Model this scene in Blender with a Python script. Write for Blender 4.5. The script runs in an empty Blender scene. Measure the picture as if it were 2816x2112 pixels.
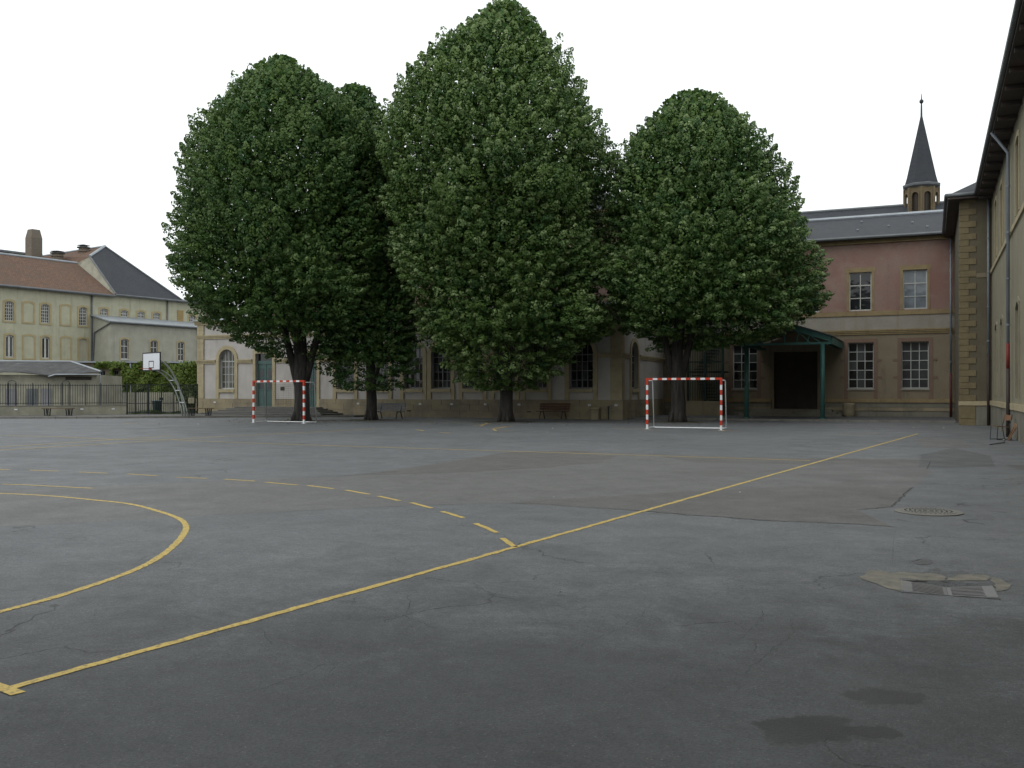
import bpy, bmesh, math, random
import numpy as np
from mathutils import Vector
random.seed(7); rng = np.random.default_rng(7)
sc = bpy.context.scene
COL = sc.collection
R = math.radians

# ------------------------------------------------------------------ camera
F, CX, HZ, CAMH = 2600.0, 1408.0, 1079.0, 1.5      # focal (px of the 2816 px photo), centre column, horizon row, eye height
YAW = R(23.9)
SA, CA = math.sin(YAW), math.cos(YAW)
cam = bpy.data.cameras.new('camera'); camo = bpy.data.objects.new('camera', cam); COL.objects.link(camo)
camo.location = (0, 0, CAMH); camo.rotation_euler = (R(90), 0, YAW)
cam.sensor_width = 36; cam.lens = F / 2816 * 36; cam.shift_y = (HZ - 1056) / 2816
cam.clip_start = .05; cam.clip_end = 2000
sc.camera = camo
# ------------------------------------------------------------------ sky (overcast), sun, exposure
SUN_EL, SUN_AZ = R(50), R(205)                       # azimuth clockwise from +Y; behind the viewer
w = bpy.data.worlds.new('World'); sc.world = w; w.use_nodes = True
nt = w.node_tree; nt.nodes.clear()
out = nt.nodes.new('ShaderNodeOutputWorld'); bg = nt.nodes.new('ShaderNodeBackground')
sky = nt.nodes.new('ShaderNodeTexSky'); sky.sky_type = 'NISHITA'; sky.sun_disc = False
sky.sun_elevation = SUN_EL; sky.sun_rotation = SUN_AZ; sky.air_density = 1.0; sky.dust_density = 3.0
hs = nt.nodes.new('ShaderNodeHueSaturation'); hs.inputs['Saturation'].default_value = .25
mx = nt.nodes.new('ShaderNodeMix'); mx.data_type = 'RGBA'; mx.inputs[0].default_value = .8
mx.inputs[7].default_value = (9.7, 10.15, 10.2, 1)     # the even white cloud deck
nt.links.new(sky.outputs[0], hs.inputs['Color']); nt.links.new(hs.outputs[0], mx.inputs[6])
nt.links.new(mx.outputs[2], bg.inputs[0]); bg.inputs[1].default_value = .125
nt.links.new(bg.outputs[0], out.inputs[0])
sl = bpy.data.lights.new('sun', 'SUN'); sl.energy = .5; sl.angle = R(35); sl.color = (1, .985, .95)
so = bpy.data.objects.new('sun', sl); COL.objects.link(so)
so.rotation_euler = Vector((-math.sin(SUN_AZ)*math.cos(SUN_EL), -math.cos(SUN_AZ)*math.cos(SUN_EL), -math.sin(SUN_EL))).to_track_quat('-Z', 'Y').to_euler()
so.location = (0, -20, 40)
vs = sc.view_settings; vs.view_transform = 'Standard'; vs.look = 'None'; vs.exposure = .15; vs.gamma = 1; vs.use_curve_mapping = False

# ------------------------------------------------------------------ pixel -> place
def c2w(x, t):                                        # camera right / depth -> world x, y
    return Vector((x*CA - t*SA, x*SA + t*CA))
def rdir(px): return c2w((px - CX)/F, 1.0)
def att(px, t, z=0.0): p = rdir(px)*t; return Vector((p.x, p.y, z))
def gnd(px, py, z=0.0): return att(px, (CAMH - z)*F/(py - HZ), z)
def zat(py, t): return CAMH + (HZ - py)*t/F
class Fr:                                             # a vertical wall plane: u along the wall (to the right from outside), d outwards
    def __init__(s, O, u):
        s.O = Vector(O[:2]); s.u = Vector(u[:2]).normalized(); s.n = Vector((s.u.y, -s.u.x))
    def uo(s, px):
        d = rdir(px); det = d.x*(-s.u.y) + s.u.x*d.y
        return (d.x*s.O.y - d.y*s.O.x)/det if abs(det) > 1e-9 else 0
    def t(s, px):
        p = s.O + s.u*s.uo(px); return -p.x*SA + p.y*CA
    def zo(s, px, py): return zat(py, s.t(px))
    def p(s, u, z, d=0.0):
        q = s.O + s.u*u + s.n*d; return Vector((q.x, q.y, z))
    def off(s, u, d): q = s.O + s.u*u + s.n*d; return Fr(q, s.u)

# ------------------------------------------------------------------ materials
MATS = {}
def nodes(name):
    m = bpy.data.materials.new(name); m.use_nodes = True; MATS[name] = m
    t = m.node_tree; b = t.nodes['Principled BSDF']
    return m, t, b
def N(t, typ, **kw):
    n = t.nodes.new(typ)
    for k, v in kw.items():
        if k in n.inputs.keys(): n.inputs[k].default_value = v
        else: setattr(n, k, v)
    return n
def c4(c): return (c[0], c[1], c[2], 1)
def pos(t, scale=(1, 1, 1)):
    g = N(t, 'ShaderNodeNewGeometry'); mp = N(t, 'ShaderNodeMapping'); mp.inputs['Scale'].default_value = scale
    t.links.new(g.outputs['Position'], mp.inputs['Vector']); return mp.outputs[0]
def noise(t, vec, scale, detail=4, rough=.55, dist=0):
    n = N(t, 'ShaderNodeTexNoise'); n.inputs['Scale'].default_value = scale; n.inputs['Detail'].default_value = detail
    n.inputs['Roughness'].default_value = rough; n.inputs['Distortion'].default_value = dist
    t.links.new(vec, n.inputs['Vector']); return n.outputs['Fac']
def ramp(t, fac, p0, p1, a=0.0, b=1.0):
    m = N(t, 'ShaderNodeMapRange'); m.inputs['From Min'].default_value = p0; m.inputs['From Max'].default_value = p1
    m.inputs['To Min'].default_value = a; m.inputs['To Max'].default_value = b
    t.links.new(fac, m.inputs['Value']); return m.outputs[0]
def mixc(t, fac, a, b, mode='MIX'):
    m = N(t, 'ShaderNodeMix', data_type='RGBA', blend_type=mode)
    for i, v in ((0, fac), (6, a), (7, b)):
        if hasattr(v, 'is_linked') or hasattr(v, 'links'): t.links.new(v, m.inputs[i])
        elif i == 0: m.inputs[0].default_value = v
        else: m.inputs[i].default_value = c4(v)
    return m.outputs[2]
def math_(t, op, a, b=None):
    m = N(t, 'ShaderNodeMath', operation=op)
    for i, v in ((0, a), (1, b)):
        if v is None: continue
        if hasattr(v, 'links'): t.links.new(v, m.inputs[i])
        else: m.inputs[i].default_value = v
    return m.outputs[0]
def bump(t, b, h, s=.3, d=.02):
    n = N(t, 'ShaderNodeBump'); n.inputs['Strength'].default_value = s; n.inputs['Distance'].default_value = d
    t.links.new(h, n.inputs['Height']); t.links.new(n.outputs[0], b.inputs['Normal'])
def surf(name, c1, c2, rough=.85, scale=1.2, streak=.35, fine=14, stain=(.08, .07, .055), bs=.25, metal=0, stain2=None):
    """weathered plaster / stone / paint: mottling, vertical runs and patchy staining"""
    m, t, b = nodes(name); v = pos(t)
    col = mixc(t, ramp(t, noise(t, v, scale, 5), .35, .68), c1, c2)
    vs_ = pos(t, (1, 1, .12))
    run = ramp(t, noise(t, vs_, 2.2, 5, .6), .54, .8, 0, streak)
    col = mixc(t, run, col, stain)
    if stain2: col = mixc(t, ramp(t, noise(t, v, .55, 7, .68), .46, .62, 0, .85), col, stain2)
    f = noise(t, v, fine, 3)
    col = mixc(t, ramp(t, f, .3, .7, 0, .22), col, [x*.55 for x in c1])
    t.links.new(col, b.inputs['Base Color']); b.inputs['Roughness'].default_value = rough; b.inputs['Metallic'].default_value = metal
    b.inputs['Specular IOR Level'].default_value = .3
    bump(t, b, f, bs, .015); return m
surf('stucco_grey_yellow', (.465, .45, .33), (.39, .38, .28), streak=.45, stain=(.12, .10, .07))
surf('stucco_grey', (.375, .37, .305), (.315, .31, .255), streak=.4, stain=(.14, .12, .09))
surf('stucco_lilac', (.48, .455, .43), (.40, .38, .355), streak=.35, stain=(.16, .13, .09))
surf('quoin_sandstone', (.20, .163, .092), (.155, .125, .074), scale=2.2, streak=.4, stain=(.09, .07, .045))
surf('turret_stone', (.165, .125, .072), (.125, .097, .058), scale=2.2, streak=.5, stain=(.08, .06, .04))
surf('sandstone', (.43, .37, .235), (.35, .295, .19), scale=2.2, streak=.4, stain=(.12, .09, .055))
surf('sandstone_orange', (.42, .345, .195), (.35, .29, .165), scale=2.0, streak=.3, stain=(.14, .09, .04))
surf('plinth_stone', (.33, .28, .18), (.27, .235, .165), scale=1.5, streak=.55, stain=(.09, .075, .05), stain2=(.17, .15, .115))
surf('plinth_grey', (.22, .21, .17), (.16, .15, .12), scale=1.0, streak=.6, stain=(.05, .05, .04))
surf('pink_plaster', (.265, .145, .122), (.265, .19, .158), scale=.7, streak=.65, stain=(.15, .11, .095), stain2=(.30, .225, .185))
surf('pink_lower', (.245, .205, .145), (.20, .165, .115), scale=.8, streak=.75, stain=(.08, .06, .045), stain2=(.24, .20, .14))
surf('brick_red_paint', (.21, .14, .105), (.185, .135, .10), streak=.4, stain=(.09, .05, .04))
surf('band_grey', (.33, .31, .27), (.27, .25, .21), streak=.5, stain=(.26, .13, .05))
surf('band_ochre', (.31, .24, .13), (.24, .18, .10), scale=2.5, streak=.6, stain=(.09, .06, .035))
surf('stucco_olive', (.215, .185, .125), (.18, .155, .105), streak=.4, stain=(.09, .075, .05))
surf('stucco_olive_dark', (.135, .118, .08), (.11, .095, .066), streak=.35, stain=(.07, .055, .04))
surf('stucco_side', (.27, .25, .175), (.225, .205, .145), streak=.45, stain=(.10, .085, .06))
surf('earth_shade', (.085, .072, .055), (.06, .052, .042), streak=0, scale=3, fine=30, bs=.8)
surf('kerb_stone', (.22, .21, .19), (.15, .145, .13), streak=.1, scale=2)
surf('grate_iron', (.19, .19, .185), (.14, .14, .138), streak=0, rough=.6)
surf('concrete', (.34, .33, .29), (.26, .25, .22), streak=.2, scale=2)
surf('concrete_rough', (.215, .20, .165), (.13, .125, .105), streak=0, scale=9, fine=40, bs=.8)
surf('cement_wall', (.37, .355, .28), (.27, .26, .205), streak=.4, stain=(.10, .095, .075), stain2=(.22, .215, .175))
surf('step_stone', (.17, .175, .175), (.12, .125, .125), streak=.2)
surf('zinc', (.36, .39, .42), (.28, .31, .34), rough=.5, streak=.3, stain=(.2, .22, .23), metal=.3, bs=.05)
surf('zinc_dark', (.16, .17, .18), (.11, .12, .125), rough=.55, streak=.3, metal=.2, bs=.05)
surf('pipe_grey', (.24, .27, .31), (.19, .21, .24), rough=.5, streak=.3, metal=.2, bs=.05)
surf('pipe_dark', (.045, .035, .035), (.06, .045, .04), rough=.6, streak=.2, bs=.05)
surf('pipe_maroon', (.10, .025, .03), (.07, .022, .028), rough=.6, streak=.3, bs=.05)
surf('pipe_red', (.22, .028, .025), (.15, .028, .028), rough=.6, streak=.4, bs=.05)
surf('eave_wood', (.07, .055, .048), (.05, .042, .04), rough=.7, streak=.2)
surf('green_paint', (.055, .165, .145), (.045, .13, .115), rough=.45, streak=.25, stain=(.02, .07, .06), bs=.05)
surf('green_dark_metal', (.012, .035, .03), (.02, .04, .035), rough=.5, streak=.1, bs=.05)
surf('door_green', (.085, .145, .135), (.065, .115, .108), rough=.5, streak=.25, stain=(.02, .05, .05), bs=.08)
surf('door_dark', (.032, .026, .02), (.045, .036, .028), rough=.6, bs=.08)
surf('door_cream', (.42, .40, .30), (.36, .34, .26), rough=.6, bs=.08)
surf('orange_board', (.38, .27, .11), (.32, .225, .09), rough=.7, bs=.08)
surf('iron', (.025, .032, .036), (.035, .038, .04), rough=.5, streak=.1, bs=.05)
surf('frame_white', (.52, .52, .48), (.42, .42, .39), rough=.6, streak=.2, bs=.05)
surf('frame_grey', (.26, .27, .27), (.21, .22, .22), rough=.6, streak=.2, bs=.05)
surf('frame_pale', (.48, .50, .48), (.40, .42, .40), rough=.6, streak=.2, bs=.05)
surf('white_paint', (.78, .79, .80), (.70, .71, .72), rough=.4, streak=.12, stain=(.4, .38, .33), bs=.03)
surf('red_paint', (.52, .045, .018), (.44, .045, .02), rough=.4, streak=.12, stain=(.25, .05, .03), bs=.03)
surf('tube_paint', (.46, .49, .46), (.38, .41, .38), rough=.5, streak=.25, stain=(.2, .17, .12), bs=.03)
surf('board_white', (.70, .72, .76), (.64, .67, .72), rough=.4, streak=.1, stain=(.4, .4, .4), bs=.02)
surf('black_paint', (.012, .012, .016), (.02, .02, .022), rough=.5, bs=.02)
surf('fibre_sheet', (.085, .085, .085), (.05, .05, .052), scale=1.6, rough=.9, streak=.5, stain=(.20, .20, .19))
surf('wood_bench', (.16, .105, .06), (.12, .08, .045), rough=.7, fine=30)
surf('wood_grey', (.24, .24, .25), (.17, .17, .18), rough=.75, fine=30)
surf('wood_brown', (.13, .062, .036), (.095, .048, .03), rough=.6, fine=30)
surf('box_cream', (.42, .38, .27), (.35, .32, .23), rough=.6)
surf('bin_dark', (.02, .04, .04), (.03, .05, .05), rough=.5)
surf('paper', (.75, .75, .72), (.65, .65, .62), streak=0)
surf('sky_glass_dull', (.30, .33, .36), (.26, .29, .32), rough=.12, streak=0, bs=0)
surf('plywood', (.22, .12, .065), (.16, .09, .055), rough=.6)
def brickmat(name, c1, c2, mort, sx, sz, rough=.85, off=.5, msz=.012, bs=.4, mott=(.1, .08, .06), axis='z', wear=.5):
    """courses laid along the surface: brick texture driven by object position"""
    m, t, b = nodes(name)
    g = N(t, 'ShaderNodeNewGeometry'); sep = N(t, 'ShaderNodeSeparateXYZ'); t.links.new(g.outputs['Position'], sep.inputs[0])
    cmb = N(t, 'ShaderNodeCombineXYZ')
    t.links.new(math_(t, 'ADD', sep.outputs[0], math_(t, 'MULTIPLY', sep.outputs[1], .85)), cmb.inputs[0])
    t.links.new(sep.outputs[2], cmb.inputs[1])
    br = N(t, 'ShaderNodeTexBrick'); br.offset = off
    br.inputs['Color1'].default_value = c4(c1); br.inputs['Color2'].default_value = c4(c2); br.inputs['Mortar'].default_value = c4(mort)
    br.inputs['Scale'].default_value = 1; br.inputs['Brick Width'].default_value = sx; br.inputs['Row Height'].default_value = sz
    br.inputs['Mortar Size'].default_value = msz; br.inputs['Bias'].default_value = 0
    t.links.new(cmb.outputs[0], br.inputs['Vector'])
    v = pos(t)
    col = mixc(t, ramp(t, noise(t, v, .6, 6, .6), .42, .66, 0, wear), br.outputs['Color'], mott)
    t.links.new(col, b.inputs['Base Color']); b.inputs['Roughness'].default_value = rough
    b.inputs['Specular IOR Level'].default_value = .2
    inv = math_(t, 'SUBTRACT', 1.0, br.outputs['Fac']); bump(t, b, inv, bs, .03); return m
brickmat('red_tiles', (.185, .108, .076), (.125, .08, .06), (.06, .04, .03), .22, .14, mott=(.11, .08, .06), wear=.75)
brickmat('slate', (.038, .042, .049), (.028, .031, .037), (.04, .042, .048), .28, .13, rough=.65, mott=(.045, .048, .054), bs=.25, wear=.4)
brickmat('chimney_brick', (.165, .135, .105), (.12, .10, .08), (.20, .18, .15), .23, .075, mott=(.15, .12, .09))
# asphalt
def asphalt(name, c1, c2, speck, puddles=(), cracks=True, sp=.35, dark_zones=()):
    m, t, b = nodes(name); v = pos(t)
    big = ramp(t, noise(t, v, .22, 5, .6, .4), .32, .70)
    col = mixc(t, big, c1, c2)
    for (p, rx, rt, st) in dark_zones:
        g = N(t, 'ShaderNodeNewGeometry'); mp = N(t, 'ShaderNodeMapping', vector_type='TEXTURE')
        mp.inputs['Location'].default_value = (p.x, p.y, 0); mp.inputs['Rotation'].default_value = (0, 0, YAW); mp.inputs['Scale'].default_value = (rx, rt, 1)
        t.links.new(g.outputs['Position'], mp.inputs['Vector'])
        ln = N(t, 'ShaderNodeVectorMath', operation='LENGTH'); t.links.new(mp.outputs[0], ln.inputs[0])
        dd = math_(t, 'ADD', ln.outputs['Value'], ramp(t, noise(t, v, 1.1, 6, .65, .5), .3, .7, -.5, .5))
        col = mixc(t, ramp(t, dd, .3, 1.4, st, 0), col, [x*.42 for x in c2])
    med = ramp(t, noise(t, v, 1.7, 7, .7, .8), .40, .70, 0, .6)
    col = mixc(t, med, col, (.58, .58, .58), 'MULTIPLY')
    md = noise(t, v, 16, 5, .75); col = mixc(t, ramp(t, md, .38, .64, 0, .65), col, (.5, .5, .5), 'MULTIPLY')
    lt = noise(t, v, 5, 6, .7); col = mixc(t, ramp(t, lt, .52, .78, 0, .45), col, (1.45, 1.45, 1.45), 'MULTIPLY')
    fn = noise(t, v, 60, 3, .8)
    col = mixc(t, ramp(t, fn, .38, .62, 0, .85), col, (.38, .38, .40), 'MULTIPLY')
    vo = N(t, 'ShaderNodeTexVoronoi'); vo.inputs['Scale'].default_value = 42; t.links.new(v, vo.inputs['Vector'])
    wn = N(t, 'ShaderNodeTexWhiteNoise'); t.links.new(vo.outputs['Color'], wn.inputs['Vector'])
    spk = math_(t, 'MULTIPLY', math_(t, 'LESS_THAN', vo.outputs['Distance'], .20), math_(t, 'GREATER_THAN', wn.outputs['Value'], .80))
    col = mixc(t, math_(t, 'MULTIPLY', spk, sp), col, speck)
    h = fn
    if cracks:
        wv = N(t, 'ShaderNodeTexNoise'); wv.inputs['Scale'].default_value = 2.2; wv.inputs['Detail'].default_value = 6; t.links.new(v, wv.inputs['Vector'])
        add = N(t, 'ShaderNodeVectorMath', operation='MULTIPLY_ADD'); t.links.new(wv.outputs['Color'], add.inputs[0])
        add.inputs[1].default_value = (.9, .9, .9); t.links.new(v, add.inputs[2])
        vc = N(t, 'ShaderNodeTexVoronoi', feature='DISTANCE_TO_EDGE'); vc.inputs['Scale'].default_value = .55
        t.links.new(add.outputs[0], vc.inputs['Vector'])
        cr = ramp(t, vc.outputs['Distance'], .0, .009, 1, 0)
        msk = ramp(t, noise(t, v, .45, 3), .50, .60)
        cr = math_(t, 'MULTIPLY', cr, msk)
        col = mixc(t, math_(t, 'MULTIPLY', cr, .75), col, (.012, .012, .012))
        h = math_(t, 'SUBTRACT', fn, math_(t, 'MULTIPLY', cr, 2))
    rg = None
    for (p, rx, rt) in puddles:
        # damp stain: an ellipse with a ragged rim
        g = N(t, 'ShaderNodeNewGeometry'); mp = N(t, 'ShaderNodeMapping', vector_type='TEXTURE')
        mp.inputs['Location'].default_value = (p.x, p.y, 0); mp.inputs['Rotation'].default_value = (0, 0, YAW); mp.inputs['Scale'].default_value = (rx, rt, 1)
        t.links.new(g.outputs['Position'], mp.inputs['Vector'])
        ln = N(t, 'ShaderNodeVectorMath', operation='LENGTH'); t.links.new(mp.outputs[0], ln.inputs[0])
        dd = math_(t, 'ADD', ln.outputs['Value'], ramp(t, noise(t, v, 4.5, 5, .6), .3, .7, -.45, .45))
        k = ramp(t, dd, .92, 1.08, 1, 0)
        col = mixc(t, math_(t, 'MULTIPLY', k, .92), col, (.012, .012, .011))
        rg = k if rg is None else math_(t, 'MAXIMUM', rg, k)
    t.links.new(col, b.inputs['Base Color'])
    rr = ramp(t, noise(t, v, 1.1, 4), .3, .7, .55, .75)
    if rg is not None: rr = math_(t, 'SUBTRACT', rr, math_(t, 'MULTIPLY', rg, .02))
    t.links.new(rr, b.inputs['Roughness']); b.inputs['Specular IOR Level'].default_value = .45
    bump(t, b, h, .55, .012); return m
FORE_SHADE = [(gnd(1300, 2500), 7.5, 4.6, .95), (gnd(1400, 2300), 7.0, 2.4, .6), (gnd(900, 1950), 1.6, .9, .75), (gnd(1750, 1850), 1.7, 1.0, .7), (gnd(2760, 1720), .8, .4, .4), (gnd(100, 2050), 1.3, .7, .8), (gnd(1500, 2300), 2.5, .7, .8), (gnd(2520, 1770), 1.2, .55, .5)]  # foreground darkening painted in for vignetting and sky blocked behind the camera
PUD = [(gnd(2438, 1916), .19, .12), (gnd(2225, 2005), .25, .165), (gnd(2390, 2010), .13, .08)]
asphalt('asphalt', (.205, .216, .222), (.152, .160, .166), (.42, .41, .38), PUD, sp=.14, dark_zones=FORE_SHADE)
asphalt('asphalt_brown', (.198, .197, .190), (.168, .165, .157), (.30, .27, .22), cracks=False, sp=.25)
asphalt('asphalt_brown_dark', (.170, .163, .150), (.146, .139, .128), (.30, .27, .22), cracks=False, sp=.25)
asphalt('asphalt_dark', (.135, .14, .144), (.11, .115, .118), (.25, .25, .23), cracks=False, sp=.2)
asphalt('asphalt_pale', (.15, .15, .14), (.12, .12, .115), (.3, .3, .28), cracks=False, sp=.2)
asphalt('pavement', (.15, .145, .13), (.115, .11, .10), (.3, .3, .28), cracks=False, sp=.2)
def m_line(name, c, worn):
    m, t, b = nodes(name); v = pos(t)
    col = mixc(t, ramp(t, noise(t, v, 9, 6, .7), .3, .7), c, [x*.72 for x in c])
    col = mixc(t, ramp(t, noise(t, v, 30, 5, .75), .56 - worn*.22, .70 - worn*.12, 0, .9), col, (.07, .07, .065))
    t.links.new(col, b.inputs['Base Color']); b.inputs['Roughness'].default_value = .7
    bump(t, b, noise(t, v, 70, 2), .4, .008)
m_line('line_yellow', (.60, .43, .10), .32); m_line('line_worn', (.52, .37, .09), .12); m_line('line_white', (.4, .4, .37), .7)
m, t, b = nodes('crack'); b.inputs['Base Color'].default_value = (.022, .021, .02, 1); b.inputs['Roughness'].default_value = 1
def glass(name, c, rough=.06, wav=.06):
    m, t, b = nodes(name); v = pos(t)
    t.links.new(mixc(t, ramp(t, noise(t, v, .9, 3), .35, .7), c, [x*.4 for x in c]), b.inputs['Base Color'])
    b.inputs['Roughness'].default_value = rough; b.inputs['IOR'].default_value = 1.5
    bump(t, b, noise(t, v, 1.3, 2), wav, .2)
glass('glass_dark', (.018, .02, .023)); glass('glass_curtain', (.11, .105, .09), .12); glass('glass_milky', (.20, .23, .26), .05, .03)
glass('glass_dusty', (.075, .08, .085), .15)
# bark, leaves
m, t, b = nodes('bark'); v = pos(t, (1, 1, .18))
nb = noise(t, v, 9, 6, .65)
t.links.new(mixc(t, ramp(t, nb, .35, .65), (.016, .0145, .013), (.055, .049, .042)), b.inputs['Base Color']); b.inputs['Roughness'].default_value = .95
bump(t, b, nb, .8, .05)
def leafmat(name, c1, c2, tip, trans=.22):
    m, t, b = nodes(name)
    a = N(t, 'ShaderNodeAttribute', attribute_name='tone'); s = N(t, 'ShaderNodeSeparateColor'); t.links.new(a.outputs['Color'], s.inputs[0])
    col = mixc(t, s.outputs[0], c1, c2); col = mixc(t, s.outputs[1], col, tip)
    t.links.new(col, b.inputs['Base Color']); b.inputs['Roughness'].default_value = .55; b.inputs['Specular IOR Level'].default_value = .2
    tr = N(t, 'ShaderNodeBsdfTranslucent'); t.links.new(mixc(t, .5, col, (.10, .17, .03)), tr.inputs['Color'])
    ms = N(t, 'ShaderNodeMixShader'); ms.inputs[0].default_value = trans
    o = t.nodes['Material Output']; t.links.new(b.outputs[0], ms.inputs[1]); t.links.new(tr.outputs[0], ms.inputs[2]); t.links.new(ms.outputs[0], o.inputs[0])
leafmat('lime_leaf', (.034, .092, .028), (.094, .158, .036), (.29, .375, .17))
leafmat('ivy_leaf', (.085, .135, .022), (.125, .17, .032), (.19, .24, .06))
leafmat('grass_leaf', (.06, .11, .02), (.10, .15, .03), (.2, .2, .08))

# ------------------------------------------------------------------ mesh building
class MB:
    def __init__(s): s.v = []; s.f = []
    def add(s, vs, fs):
        o = len(s.v); s.v += [tuple(x) for x in vs]; s.f += [tuple(i + o for i in f) for f in fs]; return s
    def hexa(s, c):                                   # 8 corners: bottom 4 (ccw), top 4
        return s.add(c, [(3, 2, 1, 0), (4, 5, 6, 7), (0, 1, 5, 4), (1, 2, 6, 5), (2, 3, 7, 6), (3, 0, 4, 7)])
    def box(s, a, b):
        (x0, y0, z0), (x1, y1, z1) = a, b
        return s.hexa([(x0, y0, z0), (x1, y0, z0), (x1, y1, z0), (x0, y1, z0), (x0, y0, z1), (x1, y0, z1), (x1, y1, z1), (x0, y1, z1)])
    def fbox(s, fr, u0, u1, z0, z1, d0, d1):          # box in a wall's own axes
        return s.hexa([fr.p(u0, z0, d1), fr.p(u1, z0, d1), fr.p(u1, z0, d0), fr.p(u0, z0, d0), fr.p(u0, z1, d1), fr.p(u1, z1, d1), fr.p(u1, z1, d0), fr.p(u0, z1, d0)])
    def tube(s, pts, r, n=8, cap=True):
        pts = [Vector(p) for p in pts]; k = len(pts); rs = r if isinstance(r, (list, tuple)) else [r]*k
        o = len(s.v); ref = None
        for i, p in enumerate(pts):
            d = (pts[min(i+1, k-1)] - pts[max(i-1, 0)]).normalized()
            if ref is None: ref = Vector((0, 0, 1)) if abs(d.z) < .9 else Vector((1, 0, 0))
            a = d.cross(ref).normalized(); bb = d.cross(a).normalized(); ref = a.cross(d) if False else ref
            for j in range(n):
                q = 2*math.pi*j/n; s.v.append(tuple(p + (a*math.cos(q) + bb*math.sin(q))*rs[i]))
        for i in range(k-1):
            for j in range(n):
                s.f.append((o+i*n+j, o+i*n+(j+1) % n, o+(i+1)*n+(j+1) % n, o+(i+1)*n+j))
        if cap: s.f.append(tuple(o+j for j in range(n))[::-1]); s.f.append(tuple(o+(k-1)*n+j for j in range(n)))
        return s
    def lathe(s, prof, c, n=16):
        o = len(s.v); k = len(prof)
        for (r, z) in prof:
            for j in range(n):
                q = 2*math.pi*(j+.5)/n; s.v.append((c[0]+r*math.cos(q), c[1]+r*math.sin(q), z))
        for i in range(k-1):
            for j in range(n): s.f.append((o+i*n+j, o+i*n+(j+1) % n, o+(i+1)*n+(j+1) % n, o+(i+1)*n+j))
        s.f.append(tuple(o+j for j in range(n))[::-1]); s.f.append(tuple(o+(k-1)*n+j for j in range(n))); return s
    def slab(s, poly, th):                            # polygon (3-D points) thickened downwards
        n = len(poly); a = [Vector(p) for p in poly]; bt = [p - Vector((0, 0, th)) for p in a]
        return s.add(a + bt, [tuple(range(n)), tuple(range(2*n-1, n-1, -1))] + [(i, n+i, n+(i+1) % n, (i+1) % n) for i in range(n)])
    def build(s, name, mat, parent=None, smooth=False, fix=True):
        me = bpy.data.meshes.new(name)
        o = org(parent) if parent is not None else Vector((0, 0, 0))
        me.from_pydata([(v[0]-o.x, v[1]-o.y, v[2]-o.z) for v in s.v], [], s.f)
        if fix and len(s.f) < 20000:
            bm = bmesh.new(); bm.from_mesh(me); bmesh.ops.recalc_face_normals(bm, faces=bm.faces); bm.to_mesh(me); bm.free()
        if smooth: me.polygons.foreach_set('use_smooth', [True]*len(me.polygons))
        me.materials.append(MATS[mat]); ob = bpy.data.objects.new(name, me); COL.objects.link(ob)
        if parent is not None: ob.parent = parent
        return ob
def org(o):
    p = Vector((0, 0, 0))
    while o is not None: p = p + o.location; o = o.parent
    return p
def tag(o, label=None, cat=None, group=None, kind=None):
    for k, v in (('label', label), ('category', cat), ('group', group), ('kind', kind)):
        if v: o[k] = v
    return o
def thing(name, label, cat, loc=(0, 0, 0), rz=0, group=None):
    o = bpy.data.objects.new(name, None); COL.objects.link(o); o.location = loc; o.rotation_euler = (0, 0, rz); o.empty_display_size = .3
    return tag(o, label, cat, group)
def put(name, me, parent, loc):                       # a piece that shares mesh data
    o = bpy.data.objects.new(name, me); COL.objects.link(o); o.parent = parent; o.location = Vector(loc) - org(parent); return o

# walls with real openings ------------------------------------------------------
def archz(op, u):
    u0, u1, z0, z1, r = op
    if r <= 0: return z1
    hw = (u1-u0)/2; k = min(1, abs(u-(u0+u1)/2)/hw)
    return z1 - r + (r*math.sqrt(max(0, 1-k*k)) if r > .8*hw else r*(1-k*k))
def wall(mb, fr, u0, u1, z0, z1, ops=(), rev=.28):
    us = sorted(set([u0, u1] + [x for o in ops for x in o[:2]])); zs = sorted(set([z0, z1] + [x for o in ops for x in o[2:4]]))
    us = [x for x in us if u0-1e-6 <= x <= u1+1e-6]; zs = [x for x in zs if z0-1e-6 <= x <= z1+1e-6]
    for i in range(len(us)-1):
        for j in range(len(zs)-1):
            uc, zc = (us[i]+us[i+1])/2, (zs[j]+zs[j+1])/2
            if any(o[0] < uc < o[1] and o[2] < zc < o[3] for o in ops): continue
            mb.add([fr.p(us[i], zs[j]), fr.p(us[i+1], zs[j]), fr.p(us[i+1], zs[j+1]), fr.p(us[i], zs[j+1])], [(0, 1, 2, 3)])
    for o in ops:
        K = 12 if o[4] > 0 else 1
        uu = [o[0] + (o[1]-o[0])*k/K for k in range(K+1)]
        for k in range(K):
            a, b_ = archz(o, uu[k]), archz(o, uu[k+1])
            if o[4] > 0: mb.add([fr.p(uu[k], a), fr.p(uu[k+1], b_), fr.p(uu[k+1], o[3]), fr.p(uu[k], o[3])], [(0, 1, 2, 3)])
            mb.add([fr.p(uu[k], a), fr.p(uu[k+1], b_), fr.p(uu[k+1], b_, -rev), fr.p(uu[k], a, -rev)], [(0, 1, 2, 3)])
        for u in (o[0], o[1]):
            mb.add([fr.p(u, o[2]), fr.p(u, archz(o, u)), fr.p(u, archz(o, u), -rev), fr.p(u, o[2], -rev)], [(0, 1, 2, 3)])
        mb.add([fr.p(o[0], o[2]), fr.p(o[1], o[2]), fr.p(o[1], o[2], -rev), fr.p(o[0], o[2], -rev)], [(0, 1, 2, 3)])
    return mb
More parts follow.
